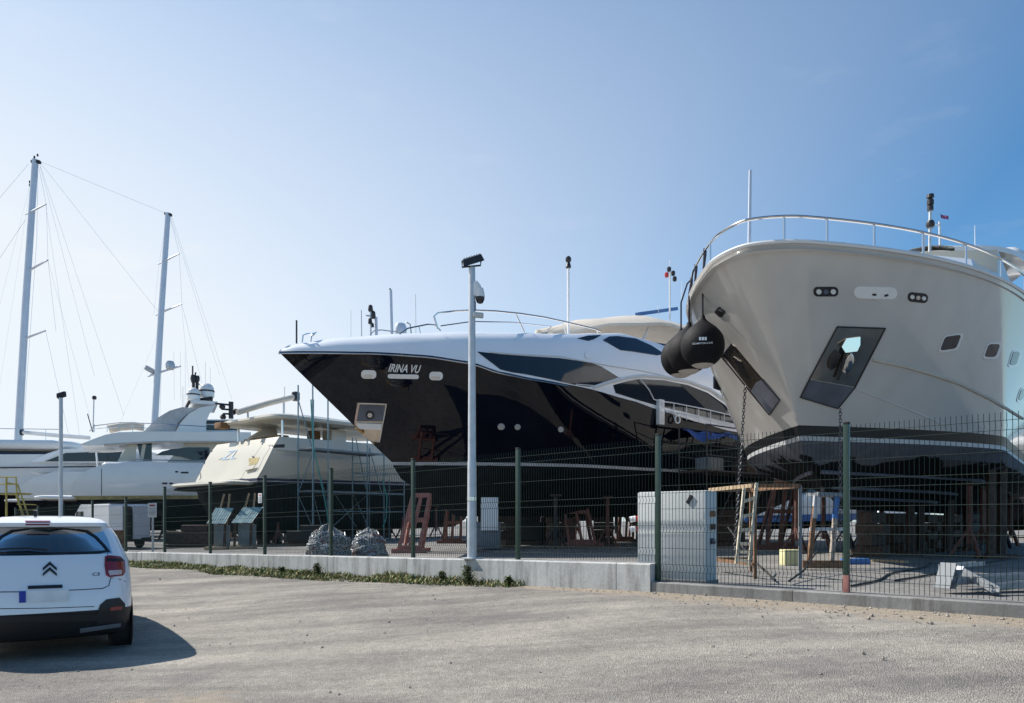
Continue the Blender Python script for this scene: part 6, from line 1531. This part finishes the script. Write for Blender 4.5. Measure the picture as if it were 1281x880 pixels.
sky.sun_elevation = SEL; sky.sun_rotation = SAZ; sky.altitude = 0; sky.air_density = 1.0; sky.dust_density = 0.5; sky.ozone_density = 1.6
bg = N['Background']; bg.inputs['Strength'].default_value = 0.10
def math_(op, a, b=None, clamp=False):
    n = N.new('ShaderNodeMath'); n.operation = op; n.use_clamp = clamp
    for i, v in enumerate((a, b)):
        if v is None: continue
        if isinstance(v, (int, float)): n.inputs[i].default_value = v
        else: LK.new(v, n.inputs[i])
    return n.outputs[0]
tcw = N.new('ShaderNodeTexCoord'); dirv = tcw.outputs['Generated']
dt = N.new('ShaderNodeVectorMath'); dt.operation = 'DOT_PRODUCT'; LK.new(dirv, dt.inputs[0]); dt.inputs[1].default_value = sd
S_ = N.new('ShaderNodeMapRange'); S_.inputs['From Min'].default_value = 0.15; S_.inputs['From Max'].default_value = 1.0; LK.new(dt.outputs['Value'], S_.inputs[0])
sep = N.new('ShaderNodeSeparateXYZ'); LK.new(dirv, sep.inputs[0])
zc = math_('MAXIMUM', sep.outputs['Z'], 0.0)
H_ = math_('MAXIMUM', math_('SUBTRACT', 1.65, math_('MULTIPLY', zc, 2.15)), 0.0)
low = math_('MULTIPLY', math_('POWER', math_('SUBTRACT', 1.0, zc, True), 9.0), 0.55)
k_ = math_('MINIMUM', math_('ADD', math_('MULTIPLY', math_('MULTIPLY', S_.outputs[0], H_), 1.25), low), 0.94)
# thin high cloud wisps
mpw = N.new('ShaderNodeMapping'); mpw.inputs['Scale'].default_value = (5, 5, 16); LK.new(dirv, mpw.inputs['Vector'])
nw = N.new('ShaderNodeTexNoise'); nw.inputs['Scale'].default_value = 1.1; nw.inputs['Detail'].default_value = 8; nw.inputs['Roughness'].default_value = 0.6; LK.new(mpw.outputs[0], nw.inputs['Vector'])
wr = N.new('ShaderNodeMapRange'); wr.inputs['From Min'].default_value = 0.60; wr.inputs['From Max'].default_value = 0.85; wr.inputs['To Max'].default_value = 0.10; LK.new(nw.outputs['Fac'], wr.inputs[0])
k2 = math_('ADD', k_, wr.outputs[0], True)
gn = N.new('ShaderNodeMix'); gn.data_type = 'RGBA'; gn.blend_type = 'MULTIPLY'; gn.inputs[0].default_value = 1.0
LK.new(sky.outputs[0], gn.inputs[6]); gn.inputs[7].default_value = (0.50, 0.90, 1.10, 1)
hz_ = N.new('ShaderNodeMix'); hz_.data_type = 'RGBA'; LK.new(k2, hz_.inputs[0]); LK.new(gn.outputs[2], hz_.inputs[6]); hz_.inputs[7].default_value = (6.3, 6.6, 6.9, 1)
LK.new(hz_.outputs[2], bg.inputs['Color'])
scene.view_settings.view_transform = 'Standard'; scene.view_settings.look = 'None'; scene.view_settings.exposure = 0.5; scene.view_settings.gamma = 1.0
scene.view_settings.use_curve_mapping = False
scene.render.engine = 'CYCLES'
scene.render.resolution_x = 1024; scene.render.resolution_y = 703
